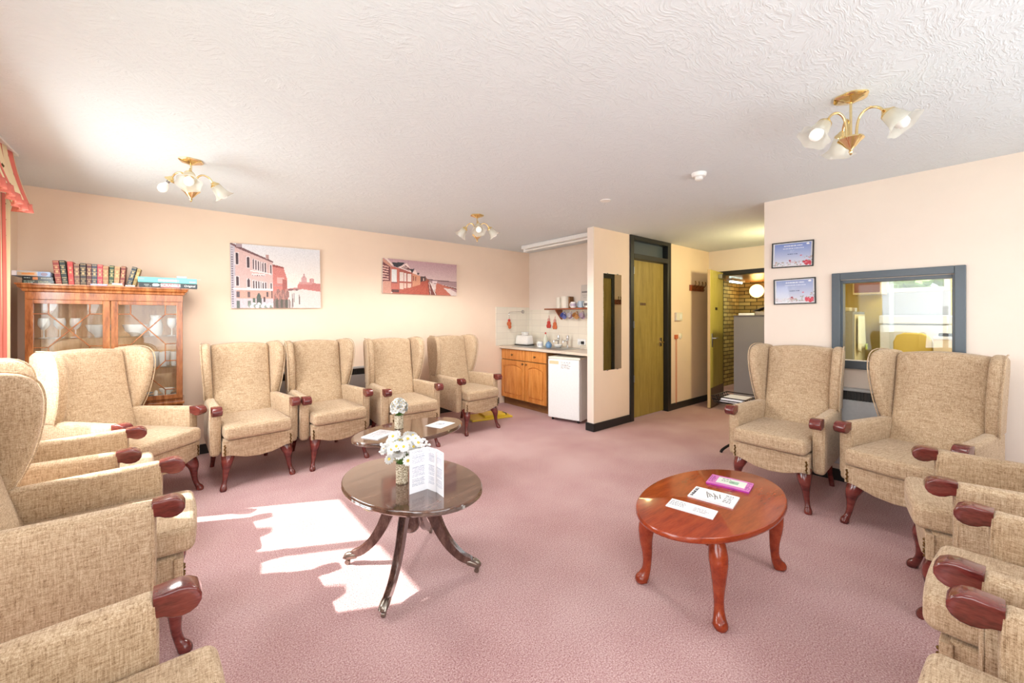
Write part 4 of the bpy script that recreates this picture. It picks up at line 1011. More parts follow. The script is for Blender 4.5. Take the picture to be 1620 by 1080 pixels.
P.poly([(0.44, 0.31), (0.50, 0.32), (0.56, 0.33), (0.60, 0.52), (0.60, 1.0), (0.44, 1.0)], (206, 128, 120)); P.poly([(0.44, 0.29), (0.57, 0.33), (0.57, 0.35), (0.44, 0.33)], (150, 80, 74)); P.rect(0.49, 0.50, 0.57, 0.60, (224, 170, 164)); P.rect(0.45, 0.62, 0.60, 0.64, (190, 130, 126)); P.poly([(0.55, 0.52), (0.60, 0.55), (0.61, 1), (0.55, 1)], (170, 100, 94))
for k in range(12): P.ell(0.46 + 0.013 * k, 0.78 + 0.04 * math.sin(k * 1.7), 0.02, 0.06, (150, 112, 106) if k % 2 else (186, 134, 124))
for k in range(6): P.ell(0.46 + 0.026 * k, 0.93, 0.02, 0.08, (96, 92, 84) if k % 2 else (130, 110, 104))
for u, a, b in ((0.62, 0.86, 1), (0.635, 0.88, 1), (0.655, 0.76, 1), (0.66, 0.84, 0.98), (0.675, 0.75, 0.9), (0.735, 0.78, 0.92), (0.74, 0.80, 0.94)): P.line(u, a, u, b, 0.009, (110, 92, 90))
P.ell(0.64, 0.695, 0.03, 0.012, (110, 80, 84)); P.ell(0.71, 0.70, 0.02, 0.01, (110, 80, 84)); P.noise(5, 2)
canvas('canvas of a pale palace and domed church beside a canal, on the long wall', 0.399, 1.243, 1.438, 2.098, P, roll=-1.0)

P = Paint(140, 60, (214, 190, 190)); P.grad((196, 158, 164), (232, 216, 206)); P.poly([(0.58, 0.55), (1, 0.57), (1, 0.74), (0.58, 0.6)], (170, 140, 142)); P.poly([(0.58, 0.52), (1, 0.55), (1, 0.575), (0.58, 0.55)], (110, 84, 88)); P.poly([(0.6, 0.6), (1, 0.76), (1, 0.80), (0.62, 0.62)], (104, 70, 68)); P.poly([(0.7, 0.62), (0.86, 0.72), (1, 0.8), (1, 1), (0.68, 1)], (190, 110, 92)); P.poly([(0.8, 0.76), (1, 0.82), (1, 1), (0.92, 1)], (224, 206, 200)); P.poly([(0.88, 0.76), (1, 0.8), (1, 0.9)], (176, 140, 142))
P.rect(0.64, 0.56, 0.71, 0.63, (226, 206, 206)); P.poly([(0.1, 1), (0.52, 0.57), (0.6, 0.57), (0.70, 1.0)], (182, 92, 74))
for k in range(5): P.line(0.2 + 0.09 * k, 1, 0.53 + 0.013 * k, 0.6, 0.006, (164, 76, 62))
P.poly([(0.58, 0.58), (0.60, 0.58), (0.71, 1.0), (0.60, 1.0)], (120, 70, 64)); P.line(0.61, 0.6, 0.69, 1.0, 0.012, (240, 226, 220)); P.line(0.595, 0.6, 0.62, 1, 0.008, (226, 200, 194))
P.poly([(0, 0), (0.1, 0.16), (0.1, 1), (0, 1)], (206, 150, 130)); P.poly([(0, 0.1), (0.09, 0.24), (0.09, 0.65), (0, 0.66)], (118, 62, 66))
for k in range(6): P.poly([(0, 0.2 + 0.075 * k), (0.075, 0.24 + 0.07 * k), (0.075, 0.265 + 0.07 * k), (0, 0.235 + 0.075 * k)], (236, 190, 176))
P.poly([(0.02, 0.0), (0.05, 0.0), (0.13, 0.17), (0.11, 0.19)], (240, 216, 204)); P.poly([(0.1, 0.22), (0.2, 0.26), (0.2, 0.92), (0.1, 0.95)], (196, 108, 92)); P.rect(0.11, 0.3, 0.175, 0.66, (226, 226, 224)); P.rect(0.105, 0.66, 0.18, 0.70, (130, 70, 70)); P.rect(0.11, 0.88, 0.2, 0.97, (96, 52, 48))
P.poly([(0.11, 0.1), (0.28, 0.08), (0.20, 0.24), (0.14, 0.22)], (54, 52, 58)); P.poly([(0.19, 0.23), (0.30, 0.09), (0.37, 0.34), (0.36, 0.36)], (244, 220, 214))
for k in range(3): P.line(0.23 + 0.02 * k, 0.22 - 0.03 * k, 0.33 + 0.005 * k, 0.30 - 0.02 * k, 0.018, (110, 66, 66))
P.poly([(0.20, 0.26), (0.37, 0.36), (0.37, 0.8), (0.20, 0.9)], (176, 94, 80))
for u, w in ((0.205, 0.05), (0.265, 0.025), (0.31, 0.03), (0.345, 0.015)): P.rect(u, 0.36 + (u - 0.2) * 0.3, u + w, 0.64, (232, 216, 206)); P.rect(u, 0.68, u + w, 0.87 - (u - 0.2) * 0.5, (226, 196, 180))
P.poly([(0.33, 0.25), (0.40, 0.24), (0.37, 0.37)], (60, 56, 60)); P.poly([(0.37, 0.36), (0.41, 0.26), (0.44, 0.42)], (240, 216, 208)); P.poly([(0.37, 0.37), (0.48, 0.45), (0.48, 0.70), (0.37, 0.79)], (214, 150, 120)); P.poly([(0.43, 0.36), (0.47, 0.35), (0.445, 0.42)], (64, 58, 60)); P.rect(0.38, 0.45, 0.395, 0.6, (150, 90, 76)); P.rect(0.41, 0.47, 0.42, 0.6, (150, 90, 76)); P.poly([(0.48, 0.45), (0.55, 0.44), (0.56, 0.58), (0.48, 0.62)], (84, 64, 64)); P.rect(0.515, 0.5, 0.53, 0.58, (220, 190, 176)); P.poly([(0.55, 0.46), (0.6, 0.56), (0.55, 0.58)], (150, 96, 80)); P.noise(5, 3)
canvas('long canvas of beach huts and a red boardwalk, on the wall beside the kitchenette', 1.975, 3.057, 1.645, 2.087, P)

GC = 'framed certificates beside the serving hatch'
for (lb, yc, zc, roll, pale) in (('upper framed blue certificate with red flowers, left of the serving hatch', 1.187, 1.892, 1.3, 0), ('lower framed blue certificate with red flowers, left of the serving hatch', 1.172, 1.567, -0.6, 1)):
    t = thing('framed_certificate', lb, 'certificate', (4.178, yc, zc), 0, GC); t.rotation_euler = (R(roll), 0, 0); w, h = 0.315, 0.226
    bm = new(); a = 0.009
    box(bm, (-0.014, -w / 2, -h / 2), (0, w / 2, -h / 2 + a), 0.001); box(bm, (-0.014, -w / 2, h / 2 - a), (0, w / 2, h / 2), 0.001); box(bm, (-0.014, -w / 2, -h / 2 + a), (0, -w / 2 + a, h / 2 - a), 0.001); box(bm, (-0.014, w / 2 - a, -h / 2 + a), (0, w / 2, h / 2 - a), 0.001); finish('frame', bm, M['black_plastic'], t, 0)
    P = Paint(84, 58, (150, 170, 214)); P.grad((122, 144, 208), (236, 236, 242)); P.rect(0, 0, 0.03, 1, (232, 232, 236)); P.rect(0.97, 0, 1, 1, (232, 232, 236)); P.rect(0, 0, 1, 0.03, (226, 228, 236)); P.rect(0, 0.97, 1, 1, (236, 230, 232))
    if pale: P.a = P.a * 0.75 + 225 * 0.25  # lower print lightened all over, the glare on its glass put into colour
    P.text(0.28, 0.76, 0.10, 1, 0.09, (246, 248, 252), 3, 0.55, 0.02); P.text(0.26, 0.80, 0.22, 1, 0.07, (236, 240, 250), 4, 0.45, 0.02); P.text(0.44, 0.56, 0.32, 2, 0.06, (210, 220, 240), 5, 0.4); P.text(0.38, 0.64, 0.47, 1, 0.07, (90, 100, 140), 6, 0.5, 0.02); P.ell(0.885, 0.09, 0.04, 0.035, (248, 250, 252))
    rr = random.Random(11 + pale)
    for k in range(80):
        u = rr.random(); v = 0.95 - rr.random() * (0.18 + 0.5 * max(0, u - 0.55)); c_ = rr.choice([(150, 170, 150), (196, 130, 140), (170, 150, 150), (220, 160, 160), (130, 150, 130), (200, 170, 150)]); P.ell(u, v, 0.014 + 0.012 * rr.random(), 0.018, c_, 0.75)
    for k in range(16): P.ell(0.78 + 0.17 * rr.random(), 0.80 + 0.14 * rr.random(), 0.035, 0.045, rr.choice([(216, 70, 90), (226, 96, 110), (206, 56, 76)]), 0.9)
    for k in range(5): P.ell(0.42 + 0.03 * rr.random(), 0.74 + 0.03 * rr.random(), 0.025, 0.025, (170, 70, 90), 0.8); P.ell(0.70 + 0.04 * rr.random(), 0.56, 0.02, 0.02, (214, 120, 140), 0.7)
    print_obj('print', P, lambda u, v: (-0.006, w / 2 - a - u * (w - 2 * a), h / 2 - a - v * (h - 2 * a)), M['print'], t)
    bm = new(); box(bm, (-0.010, -w / 2 + a, -h / 2 + a), (-0.0085, w / 2 - a, h / 2 - a)); finish('pane', bm, M['cert_glass'], t, 0)

# mirror on the partition
bm = new(); box(bm, (3.915, 3.043, 0.70), (4.275, 3.0495, 1.868), 0.002); o = thing('wall_mirror', 'tall narrow frameless mirror on the partition beside the black door frame', 'mirror', (4.095, 3.0495, 0.70))
bmesh.ops.translate(bm, verts=bm.verts, vec=(-4.095, -3.0495, -0.70)); finish('mirror_plate', bm, M['mirror'], o, 0)
bm = new()
for sx in (-0.1, 0.1):
    for z in (0.0, 1.168): box(bm, (sx - 0.012, -0.009, z - 0.006), (sx + 0.012, -0.0, z + 0.008), 0.002)
finish('mirror_clip', bm, M['chrome'], o, 0)

# coat hook rails, one on the partition, one opposite it that the mirror shows
def coat_rail(x0, x1, y, z, s, label):
    t = thing('coat_rail', label, 'coat rack', ((x0 + x1) / 2, y, z), 0); w = x1 - x0
    bm = new(); box(bm, (-w / 2, min(0, -s * 0.02), -0.045), (w / 2, max(0, -s * 0.02), 0.045), 0.004); finish('rail_board', bm, M['shelfwood'], t, 0)
    for k in range(4):
        xx = -w / 2 + w * (k + 0.5) / 4; bm = new(); stube(bm, [(xx, -s * 0.02, 0.01, 0.006), (xx, -s * 0.05, 0.02, 0.006), (xx, -s * 0.075, 0.06, 0.006), (xx, -s * 0.07, 0.10, 0.009)], 8, 3)
        stube(bm, [(xx, -s * 0.02, -0.01, 0.005), (xx, -s * 0.04, -0.03, 0.005), (xx, -s * 0.055, -0.02, 0.006)], 8, 3); finish('hook', bm, M['dark_brass'], t, 60)


coat_rail(6.0, 6.44, 3.049, 1.79, 1, 'short wooden coat rail with brass hooks on the recess wall by the open door')
coat_rail(6.34, 6.62, 1.411, 1.63, -1, 'coat rail with hooks seen only in the tall mirror')

t = thing('thermostat_box', 'white wall control box beside the black door frame', 'switch', (5.655, 3.0495, 1.35)); bm = new(); box(bm, (-0.085, -0.035, -0.06), (0.085, 0, 0.06), 0.006); finish('housing', bm, M['offwhite'], t, 0)
bm = new(); box(bm, (0.0, -0.040, -0.035), (0.06, -0.035, 0.035), 0.002); finish('rocker_switch', bm, M['white'], t, 0)
t = thing('pull_cord_switch', 'small orange call point with cords hanging below the white control box', 'alarm cord', (5.60, 3.0495, 1.055)); bm = new(); box(bm, (-0.04, -0.02, -0.03), (0.04, 0, 0.03), 0.005); finish('housing', bm, M['orange'], t, 0)
bm = new(); tube(bm, [(-0.012, -0.012, -0.03), (-0.012, -0.012, -0.99)], 0.0035, 6); tube(bm, [(0.014, -0.012, 0.02), (0.014, -0.012, -0.99)], 0.0025, 6); finish('cord', bm, M['orange'], t, 60)
t = thing('wall_sensor', 'round white disc on the recess wall beside the orange call point', 'sensor', (5.73, 3.0495, 1.06)); bm = new(); lathe(bm, [(0, 0.02), (0.03, 0.018), (0.045, 0.008), (0.045, 0), (0, 0)], 20, Matrix.Rotation(R(90), 4, 'X')); finish('disc', bm, M['offwhite'], t, 40)

# ================================================================== kitchenette
tl = wall('trim_tiles', [((3.78, 4.994, 0.90), (4.474, 5.0, 1.50)), ((4.474, 3.147, 0.90), (4.48, 4.994, 1.46))], M['tile'])
# worktop
t = thing('worktop', 'pale laminate worktop of the kitchenette holding the sink', 'worktop', (4.16, 4.07, 0.862)); bm = new(); box(bm, (-0.32, -0.918, 0), (0.312, 0.922, 0.034), 0.006); finish('worktop_slab', bm, M['worktop'], t, 0)
bm = new()
box(bm, (-0.24, -0.30, 0.0342), (0.20, 0.70, 0.0375), 0.0015); lathe(bm, [(0.0, 0.0380), (0.13, 0.0382), (0.145, 0.0415), (0.15, 0.0378)], 28, Matrix.Translation((-0.02, 0.05, 0))); finish('sink', bm, M['steel'], t, 40)
# base units: two cupboards side by side
for (y0, y1, lb) in ((4.425, 4.98, 'honey oak base cupboard next to the long wall'), (3.985, 4.420, 'honey oak base cupboard partly hidden by the fridge')):
    t = thing('base_cupboard', lb, 'cupboard', (3.88, (y0 + y1) / 2, 0), 0, 'oak base cupboards of the kitchenette'); w = y1 - y0
    bm = new(); box(bm, (0.018, -w / 2, 0.115), (0.58, w / 2, 0.86), 0.001); finish('carcass', bm, M['plinth'], t, 0)  # carcass coloured darker than the doors, putting shade into the gaps
    bm = new(); box(bm, (0.06, -w / 2, 0.0), (0.08, w / 2, 0.115)); finish('plinth', bm, M['plinth'], t, 0)
    bm = new(); box(bm, (0.0, -w / 2 + 0.004, 0.703), (0.018, w / 2 - 0.004, 0.852), 0.004); box(bm, (-0.003, -w / 2 + 0.03, 0.725), (0.0, w / 2 - 0.03, 0.828), 0.002); dw = finish('drawer', bm, M['oak'], t, 0)
    bm = new(); lathe(bm, [(0, 0), (0.008, 0), (0.007, 0.012), (0.016, 0.018), (0.016, 0.026), (0, 0.03)], 14, Matrix.Translation((-0.003, 0, 0.776)) @ Matrix.Rotation(R(-90), 4, 'Y')); finish('knob', bm, M['plinth'], dw, 50)
    bm = new(); e = w / 2 - 0.004; box(bm, (0.010, -e, 0.12), (0.018, e, 0.691)); st = 0.055
    box(bm, (-0.004, -e, 0.12), (0.010, -e + st, 0.691), 0.003); box(bm, (-0.004, e - st, 0.12), (0.010, e, 0.691), 0.003); box(bm, (-0.004, -e + st, 0.12), (0.010, e - st, 0.175), 0.003)
    q = e - st; curve = [(q * math.cos(PI * k / 16), 0.585 + 0.045 * math.sin(PI * k / 16) ** 2) for k in range(17)]
    prism(bm, [(q, 0.691), (-q, 0.691)] + curve[::-1], -0.004, 0.010, lambda a, b, k: Vector((k, a, b)))
    q2 = q - 0.014; arch = [(-q2, 0.189), (q2, 0.189)] + [(q2 * math.cos(PI * k / 16), 0.571 + 0.045 * math.sin(PI * k / 16) ** 2) for k in range(17)]
    pprism(bm, arch, 0.016, 0.007, lambda a, b, k: Vector((0.004 + k, a, b)), 3); dd = finish('door', bm, M['oak'], t, 20)
    sgn = -1 if y0 > 4.42 else 1
    bm = new(); lathe(bm, [(0, 0), (0.008, 0), (0.007, 0.012), (0.016, 0.018), (0.016, 0.026), (0, 0.03)], 14, Matrix.Translation((-0.004, sgn * (w / 2 - 0.035), 0.655)) @ Matrix.Rotation(R(-90), 4, 'Y')); finish('knob', bm, M['plinth'], dd, 50)

t = thing('fridge', 'small white fridge pulled out at an angle under the worktop', 'fridge', (3.735, 3.80, 0), R(15)); fw = 0.45
bm = new(); box(bm, (0.05, -fw, 0.025), (0.50, 0, 0.82), 0.006); finish('fridge_body', bm, M['white'], t, 0)
bm = new(); box(bm, (0.0, -fw, 0.04), (0.046, 0, 0.80), 0.008); dr = finish('door', bm, M['white'], t, 0)
bm = new(); box(bm, (0.012, -fw - 0.004, 0.802), (0.52, 0.004, 0.828), 0.004); finish('fridge_top', bm, M['offwhite'], t, 0)
bm = new(); box(bm, (-0.003, -0.155, 0.735), (0, -0.02, 0.775), 0.001); finish('badge', bm, colm((214, 200, 160)), dr, 0)
P = Paint(30, 24, (246, 246, 244)); P.text(0.08, 0.92, 0.1, 6, 0.14, (150, 150, 156), 12)
print_obj('notice', P, lambda u, v: (-0.0015, -0.18 - u * 0.17, 0.775 - v * 0.105), M['print'], dr)
for y in (-fw + 0.04, -0.04): bm = new(); cyl(bm, (0.06, y, 0), (0.06, y, 0.03), 0.016, 12); finish('foot', bm, M['black_plastic'], t, 40)

# taps
for y in (4.215, 4.03):
    t = thing('pillar_tap', 'chrome pillar tap ' + ('nearer the long wall' if y > 4.1 else 'nearer the partition') + ' behind the sink', 'tap', (4.36, y, 0.8962), 0, 'chrome taps at the kitchenette sink')
    bm = new(); cyl(bm, (0, 0, 0), (0, 0, 0.11), 0.014, 14); stube(bm, [(0, 0, 0.10, 0.012), (-0.05, 0, 0.105, 0.012), (-0.10, 0, 0.095, 0.010)], 12, 4); cyl(bm, (-0.095, 0, 0.10), (-0.098, 0, 0.075), 0.011, 12); finish('spout', bm, M['chrome'], t, 40)
    bm = new(); lathe(bm, [(0, 0.11), (0.016, 0.11), (0.022, 0.13), (0.022, 0.17), (0.016, 0.18), (0, 0.182)], 12); finish('tap_head', bm, M['chrome'], t, 40)

t = thing('toaster', 'rounded white toaster at the long wall end of the worktop', 'toaster', (4.22, 4.83, 0.9002), R(0)); bm = new()
def tf(p): q = p.copy(); k = (p.z + 0.075) / 0.15; q.x *= 1 - 0.12 * k; q.y *= 1 - 0.10 * k; return q
rb(bm, (0, 0, 0.082), (0.075, 0.15, 0.075), 0.028, tf, 3, (2, 4, 2)); bd = finish('toaster_body', bm, M['white_gloss'], t, 60)
bm = new(); box(bm, (-0.078, -0.152, 0), (0.078, 0.152, 0.012), 0.003); finish('base_strip', bm, M['black_plastic'], t, 0)
bm = new(); box(bm, (-0.03, -0.11, 0.1565), (-0.012, 0.11, 0.1585)); box(bm, (0.012, -0.11, 0.1565), (0.03, 0.11, 0.1585)); finish('slot', bm, M['black_plastic'], t, 0)
t = thing('plastic_tub', 'small white tub standing on top of the toaster', 'tub', (4.22, 4.81, 1.0602)); bm = new(); lathe(bm, [(0, 0), (0.052, 0), (0.058, 0.035), (0, 0.035)], 20); finish('tub', bm, M['white_gloss'], t, 40); bm = new(); lathe(bm, [(0, 0.036), (0.06, 0.036), (0.06, 0.045), (0, 0.047)], 20); finish('lid', bm, M['white'], t, 40)


def mug_thing(loc, mat, label, rz=0, r=0.04, h=0.09, tilt=None, group=None, band=None):
    t = thing('mug', label, 'mug', loc, rz, group)
    if tilt: t.rotation_euler = tilt
    bm = new(); lathe(bm, [(0, 0), (r * 0.85, 0), (r, 0.006), (r, h), (r * 0.92, h), (r * 0.90, 0.01), (0, 0.01)], 20); b = finish('mug_body', bm, mat, t, 40)
    if band: bm = new(); lathe(bm, [(r * 1.004, h * 0.3), (r * 1.012, h * 0.32), (r * 1.012, h * 0.7), (r * 1.004, h * 0.72)], 20); finish('pattern_band', bm, band, b, 40)
    bm = new(); stube(bm, [(r * 0.95, 0, h * 0.8, 0.006), (r * 1.5, 0, h * 0.78, 0.006), (r * 1.65, 0, h * 0.5, 0.006), (r * 1.45, 0, h * 0.25, 0.006), (r * 0.95, 0, h * 0.2, 0.006)], 8, 4); finish('handle', bm, mat, t, 60); return t


mug_thing((4.10, 4.335, 0.8978), M['white_gloss'], 'white mug with grey band on the draining board beside the toaster', R(90), 0.042, 0.085, band=colm((200, 200, 204)))
t = thing('soap_bottle', 'pale washing-up bottle with red cap behind the sink', 'bottle', (4.33, 4.46, 0.8965)); bm = new(); lathe(bm, [(0, 0), (0.036, 0), (0.04, 0.01), (0.04, 0.10), (0.03, 0.14), (0.014, 0.17), (0.012, 0.185), (0, 0.185)], 18); finish('bottle_body', bm, M['bottle'], t, 50); bm = new(); lathe(bm, [(0, 0.186), (0.014, 0.186), (0.012, 0.20), (0.007, 0.215), (0, 0.217)], 14); finish('cap', bm, M['red_felt'], t, 50)
t = thing('sugar_jar', 'small blue lidded jar on the worktop beside the taps', 'jar', (4.13, 4.19, 0.8978)); bm = new(); lathe(bm, [(0, 0), (0.03, 0), (0.046, 0.025), (0.046, 0.05), (0.036, 0.066), (0, 0.066)], 20); finish('jar_body', bm, M['blue_glaze'], t, 50); bm = new(); lathe(bm, [(0, 0.067), (0.036, 0.067), (0.026, 0.082), (0.008, 0.086), (0.01, 0.098), (0, 0.10)], 20); finish('lid', bm, M['blue_glaze'], t, 50)
bm = new(); lathe(bm, [(0, 0), (0.03, 0), (0.06, 0.03), (0.063, 0.045), (0.058, 0.045), (0.05, 0.03), (0, 0.008)], 22); tag(finish('china_bowl', bm, M['white_gloss'], None, 50, (4.25, 4.115, 0.9005)), 'small white bowl between the two chrome taps', 'bowl')
t = thing('wall_socket', 'white double wall socket on the tiles at the partition end', 'socket', (4.4735, 3.86, 0.985)); bm = new(); box(bm, (-0.012, -0.073, -0.043), (0, 0.073, 0.043), 0.003); finish('socket_plate', bm, M['white'], t, 0); bm = new(); box(bm, (-0.045, -0.055, -0.03), (-0.012, -0.015, 0.012), 0.006); finish('plug', bm, M['black_plastic'], t, 0)
bm = new(); box(bm, (-0.03, 0.02, -0.03), (-0.012, 0.06, 0.01), 0.006); finish('plug', bm, M['white'], t, 0)
bm = new(); tube(bm, smooth_path([(4.44, 3.84, 0.95), (4.40, 3.83, 0.912), (4.36, 3.80, 0.9045), (4.30, 3.72, 0.9045), (4.34, 3.60, 0.9045)], 5), 0.004, 6); tag(finish('power_cord', bm, M['offwhite'], None, 60), 'thin white cable trailing from the wall socket over the worktop', 'cable')

# shelf with brackets, canisters and mugs
t = thing('wall_shelf', 'reddish wooden wall shelf above the kitchenette sink', 'shelf', (4.478, 3.80, 1.452)); bm = new(); box(bm, (-0.18, -0.652, 0), (0, 0.66, 0.02), 0.003); finish('shelf_board', bm, M['shelfwood'], t, 0)
for y in (0.45, -0.5): bm = new(); prism(bm, [(0, 0), (-0.15, 0), (-0.13, -0.03), (-0.03, -0.14), (0, -0.15)], y - 0.01, y + 0.01, lambda a, b, k: Vector((a, k, b))); finish('bracket', bm, M['shelfwood'], t, 0)
bm = new()
for y in (0.33, 0.2, 0.09, -0.03, -0.14): stube(bm, [(-0.09, y, 0.0, 0.003), (-0.09, y, -0.025, 0.003), (-0.075, y, -0.04, 0.003), (-0.06, y, -0.025, 0.003)], 6, 3)
finish('cup_hook', bm, M['brass'], t, 60)
GS = 'mugs hanging under the wall shelf'
cl = [((110, 120, 190), 'blue mug hanging first from the left under the shelf'), ((232, 226, 232), 'white patterned mug hanging second from the left under the shelf'), ((214, 158, 100), 'orange-tan mug hanging in the middle under the shelf'), ((224, 206, 222), 'white and mauve mug hanging fourth under the shelf'), ((226, 222, 214), 'cream mug hanging nearest the partition under the shelf')]
for (y, (c, lb)) in zip((0.33, 0.2, 0.09, -0.03, -0.14), cl):
    t_ = mug_thing((0, 0, 0), colm(c, 0.2), lb, 0, 0.036, 0.08, group=GS, band=colm((150, 120, 150)) if c[0] > 220 else None)
    t_.rotation_euler = (R(0), R(-90 + 20), R(0)); m_ = Matrix.Rotation(R(-62), 4, 'Y'); hp = m_ @ Vector((0.057, 0, 0.04)); t_.rotation_euler = m_.to_euler(); t_.location = Vector((4.478 - 0.075, 3.80 + y, 1.452 - 0.032)) - hp + Vector((0.0, 0, -0.012))
for (y, r, h, lb) in ((4.235, 0.043, 0.165, 'tall slim off-white canister at the left of the wall shelf'), (4.10, 0.068, 0.175, 'wide off-white canister on the wall shelf beside the slim one')):
    t = thing('canister', lb, 'canister', (4.39, y, 1.4725), 0, 'canisters on the wall shelf'); bm = new(); lathe(bm, [(0, 0), (r, 0), (r, h - 0.025), (0, h - 0.025)], 24); finish('canister_body', bm, M['offwhite'], t, 40); bm = new(); lathe(bm, [(0, h - 0.024), (r * 1.03, h - 0.024), (r * 1.03, h), (0, h + 0.004)], 24); finish('lid', bm, M['offwhite'], t, 40)
bm = new(); box(bm, (4.37, 3.998, 1.4725), (4.45, 4.026, 1.64), 0.002); tag(finish('tea_box', bm, M['plinth'], None, 0), 'brown box standing beside the wide canister on the shelf', 'box')
mug_thing((4.36, 3.92, 1.4725), M['white_gloss'], 'white flowered mug standing on the shelf beside the brown box', R(90), 0.040, 0.088, band=colm((200, 186, 206)))
mug_thing((4.37, 3.785, 1.4725), colm((176, 196, 214), 0.2), 'pale blue mug standing on the shelf, second mug along', R(90), 0.042, 0.095)
mug_thing((4.35, 3.66, 1.4725), colm((232, 230, 222), 0.2), 'white mug with dark spots standing on the shelf nearest the partition', R(90), 0.038, 0.09, band=colm((110, 104, 104)))
t = thing('cook_book', 'pale grey upright book leaning behind the mugs at the shelf end', 'book', (4.44, 3.77, 1.4725)); t.rotation_euler = (0, R(6), R(0)); bm = new(); box(bm, (-0.02, -0.085, 0.002), (0.0, 0.085, 0.33), 0.002); finish('cover', bm, colm((206, 200, 192), 0.4), t, 0)
P = Paint(24, 40, (208, 202, 194)); P.rect(0.1, 0.28, 0.9, 0.36, (130, 126, 124)); P.ell(0.6, 0.78, 0.12, 0.06, (110, 106, 106)); P.text(0.15, 0.85, 0.42, 3, 0.06, (170, 164, 160), 2)
print_obj('print', P, lambda u, v: (-0.0206, 0.08 - u * 0.16, 0.325 - v * 0.32), M['print'], t)
# tile ornaments and towel rail
for (y, z, mt, lb, nm) in ((4.505, 1.25, 'red_felt', 'red and orange felt hanging ornament on the tiles, left one of the pair', 1), (4.41, 1.235, 'orange', 'orange felt hanging ornament on the tiles, right one of the pair', 0)):
    t = thing('hanging_ornament', lb, 'ornament', (4.4735, y + (0.018 if nm else -0.018), z), 0, 'felt ornaments hanging in the kitchenette'); bm = new(); ball(bm, (-0.014, 0, 0.0), 0.038, 14, (0.35, 1, 1.0)); ball(bm, (-0.014, 0.02, -0.045), 0.03, 12, (0.4, 1, 1.2)); ball(bm, (-0.014, -0.02, -0.045), 0.03, 12, (0.4, 1, 1.2)); finish('felt_body', bm, M[mt], t, 60); bm = new(); ball(bm, (-0.014, 0, 0.05), 0.026, 12, (0.5, 1, 1)); finish('felt_head', bm, colm((206, 150, 140), 0.9), t, 60); bm = new(); tube(bm, [(-0.006, 0.012, 0.07), (-0.003, 0, 0.12), (-0.006, -0.012, 0.07)], 0.002, 6); finish('loop', bm, M['ruffle'], t, 60)
t = thing('towel_arm', 'thin chrome swing arm on the tiled long wall above the worktop', 'towel rail', (4.33, 4.9935, 1.43)); bm = new(); lathe(bm, [(0, 0), (0.03, 0), (0.026, 0.012), (0.012, 0.02), (0, 0.022)], 18, Matrix.Rotation(R(90), 4, 'X')); finish('mount', bm, M['chrome'], t, 50); bm = new(); tube(bm, smooth_path([(0, -0.018, 0), (-0.15, -0.06, 0), (-0.32, -0.085, -0.008), (-0.36, -0.09, -0.03), (-0.36, -0.09, -0.07)], 4), 0.0055, 8); finish('arm', bm, M['chrome'], t, 60)
t = thing('hanging_ornament', 'red-orange felt ornament hanging from the chrome swing arm', 'ornament', (3.97, 4.9, 1.24), 0, 'felt ornaments hanging in the kitchenette'); bm = new(); ball(bm, (0, 0, 0), 0.042, 14, (1, .5, 1)); ball(bm, (0.012, 0, -0.05), 0.032, 12, (1, .5, 1)); finish('felt_body', bm, M['orange'], t, 60); bm = new(); ball(bm, (0, 0, 0.05), 0.025, 12, (1, .6, 1)); finish('felt_head', bm, M['red_felt'], t, 60); bm = new(); tube(bm, [(0, 0, 0.07), (0, 0, 0.112)], 0.002, 6); finish('loop', bm, M['wire'], t, 60)

# strip light near the ceiling
t = thing('strip_light', 'long white fluorescent batten with its tube under the ceiling above the kitchenette', 'ceiling light', (3.95, 3.86, CH)); bm = new(); box(bm, (-0.035, -0.69, -0.055), (0.035, 0.69, -0.002), 0.006); finish('housing', bm, M['white'], t, 0)
bm = new(); cyl(bm, (0, -0.62, -0.078), (0, 0.62, -0.078), 0.014, 14); finish('tube', bm, M['white_gloss'], t, 40)
for s in (-1, 1): bm = new(); box(bm, (-0.018, s * 0.64 - 0.02, -0.10), (0.018, s * 0.64 + 0.02, -0.055), 0.004); finish('tube_holder', bm, M['white'], t, 0)

# ================================================================== heaters
def heater(loc, L, along_x, label, z0=0.16, z1=0.745):
    t = thing('wall_heater', label, 'heater', loc, 0 if along_x else R(-90)); bm = new()
    box(bm, (-L / 2, -0.09, z0), (L / 2, 0, z1 - 0.09), 0.006); box(bm, (-L / 2, -0.09, z1 - 0.02), (L / 2, 0, z1), 0.006); box(bm, (-L / 2, -0.02, z1 - 0.09), (L / 2, 0, z1 - 0.02)); finish('casing', bm, M['heater'], t, 0)
    bm = new(); box(bm, (-L / 2 + 0.01, -0.075, z1 - 0.09), (L / 2 - 0.01, -0.02, z1 - 0.02)); finish('outlet', bm, M['grille'], t, 0)
    bm = new()
    for k in range(int(L / 0.02)): box(bm, (-L / 2 + 0.012 + 0.02 * k, -0.084, z1 - 0.09), (-L / 2 + 0.018 + 0.02 * k, -0.075, z1 - 0.02))
    finish('grille', bm, M['grille'], t, 0)


heater((1.28, 4.998, 0), 1.0, True, 'grey wall heater with dark grille behind the chairs under the canvases'); heater((4.178, 0.82, 0), 0.5, False, 'grey wall heater with dark grille behind the chairs under the hatch', 0.16, 0.775)

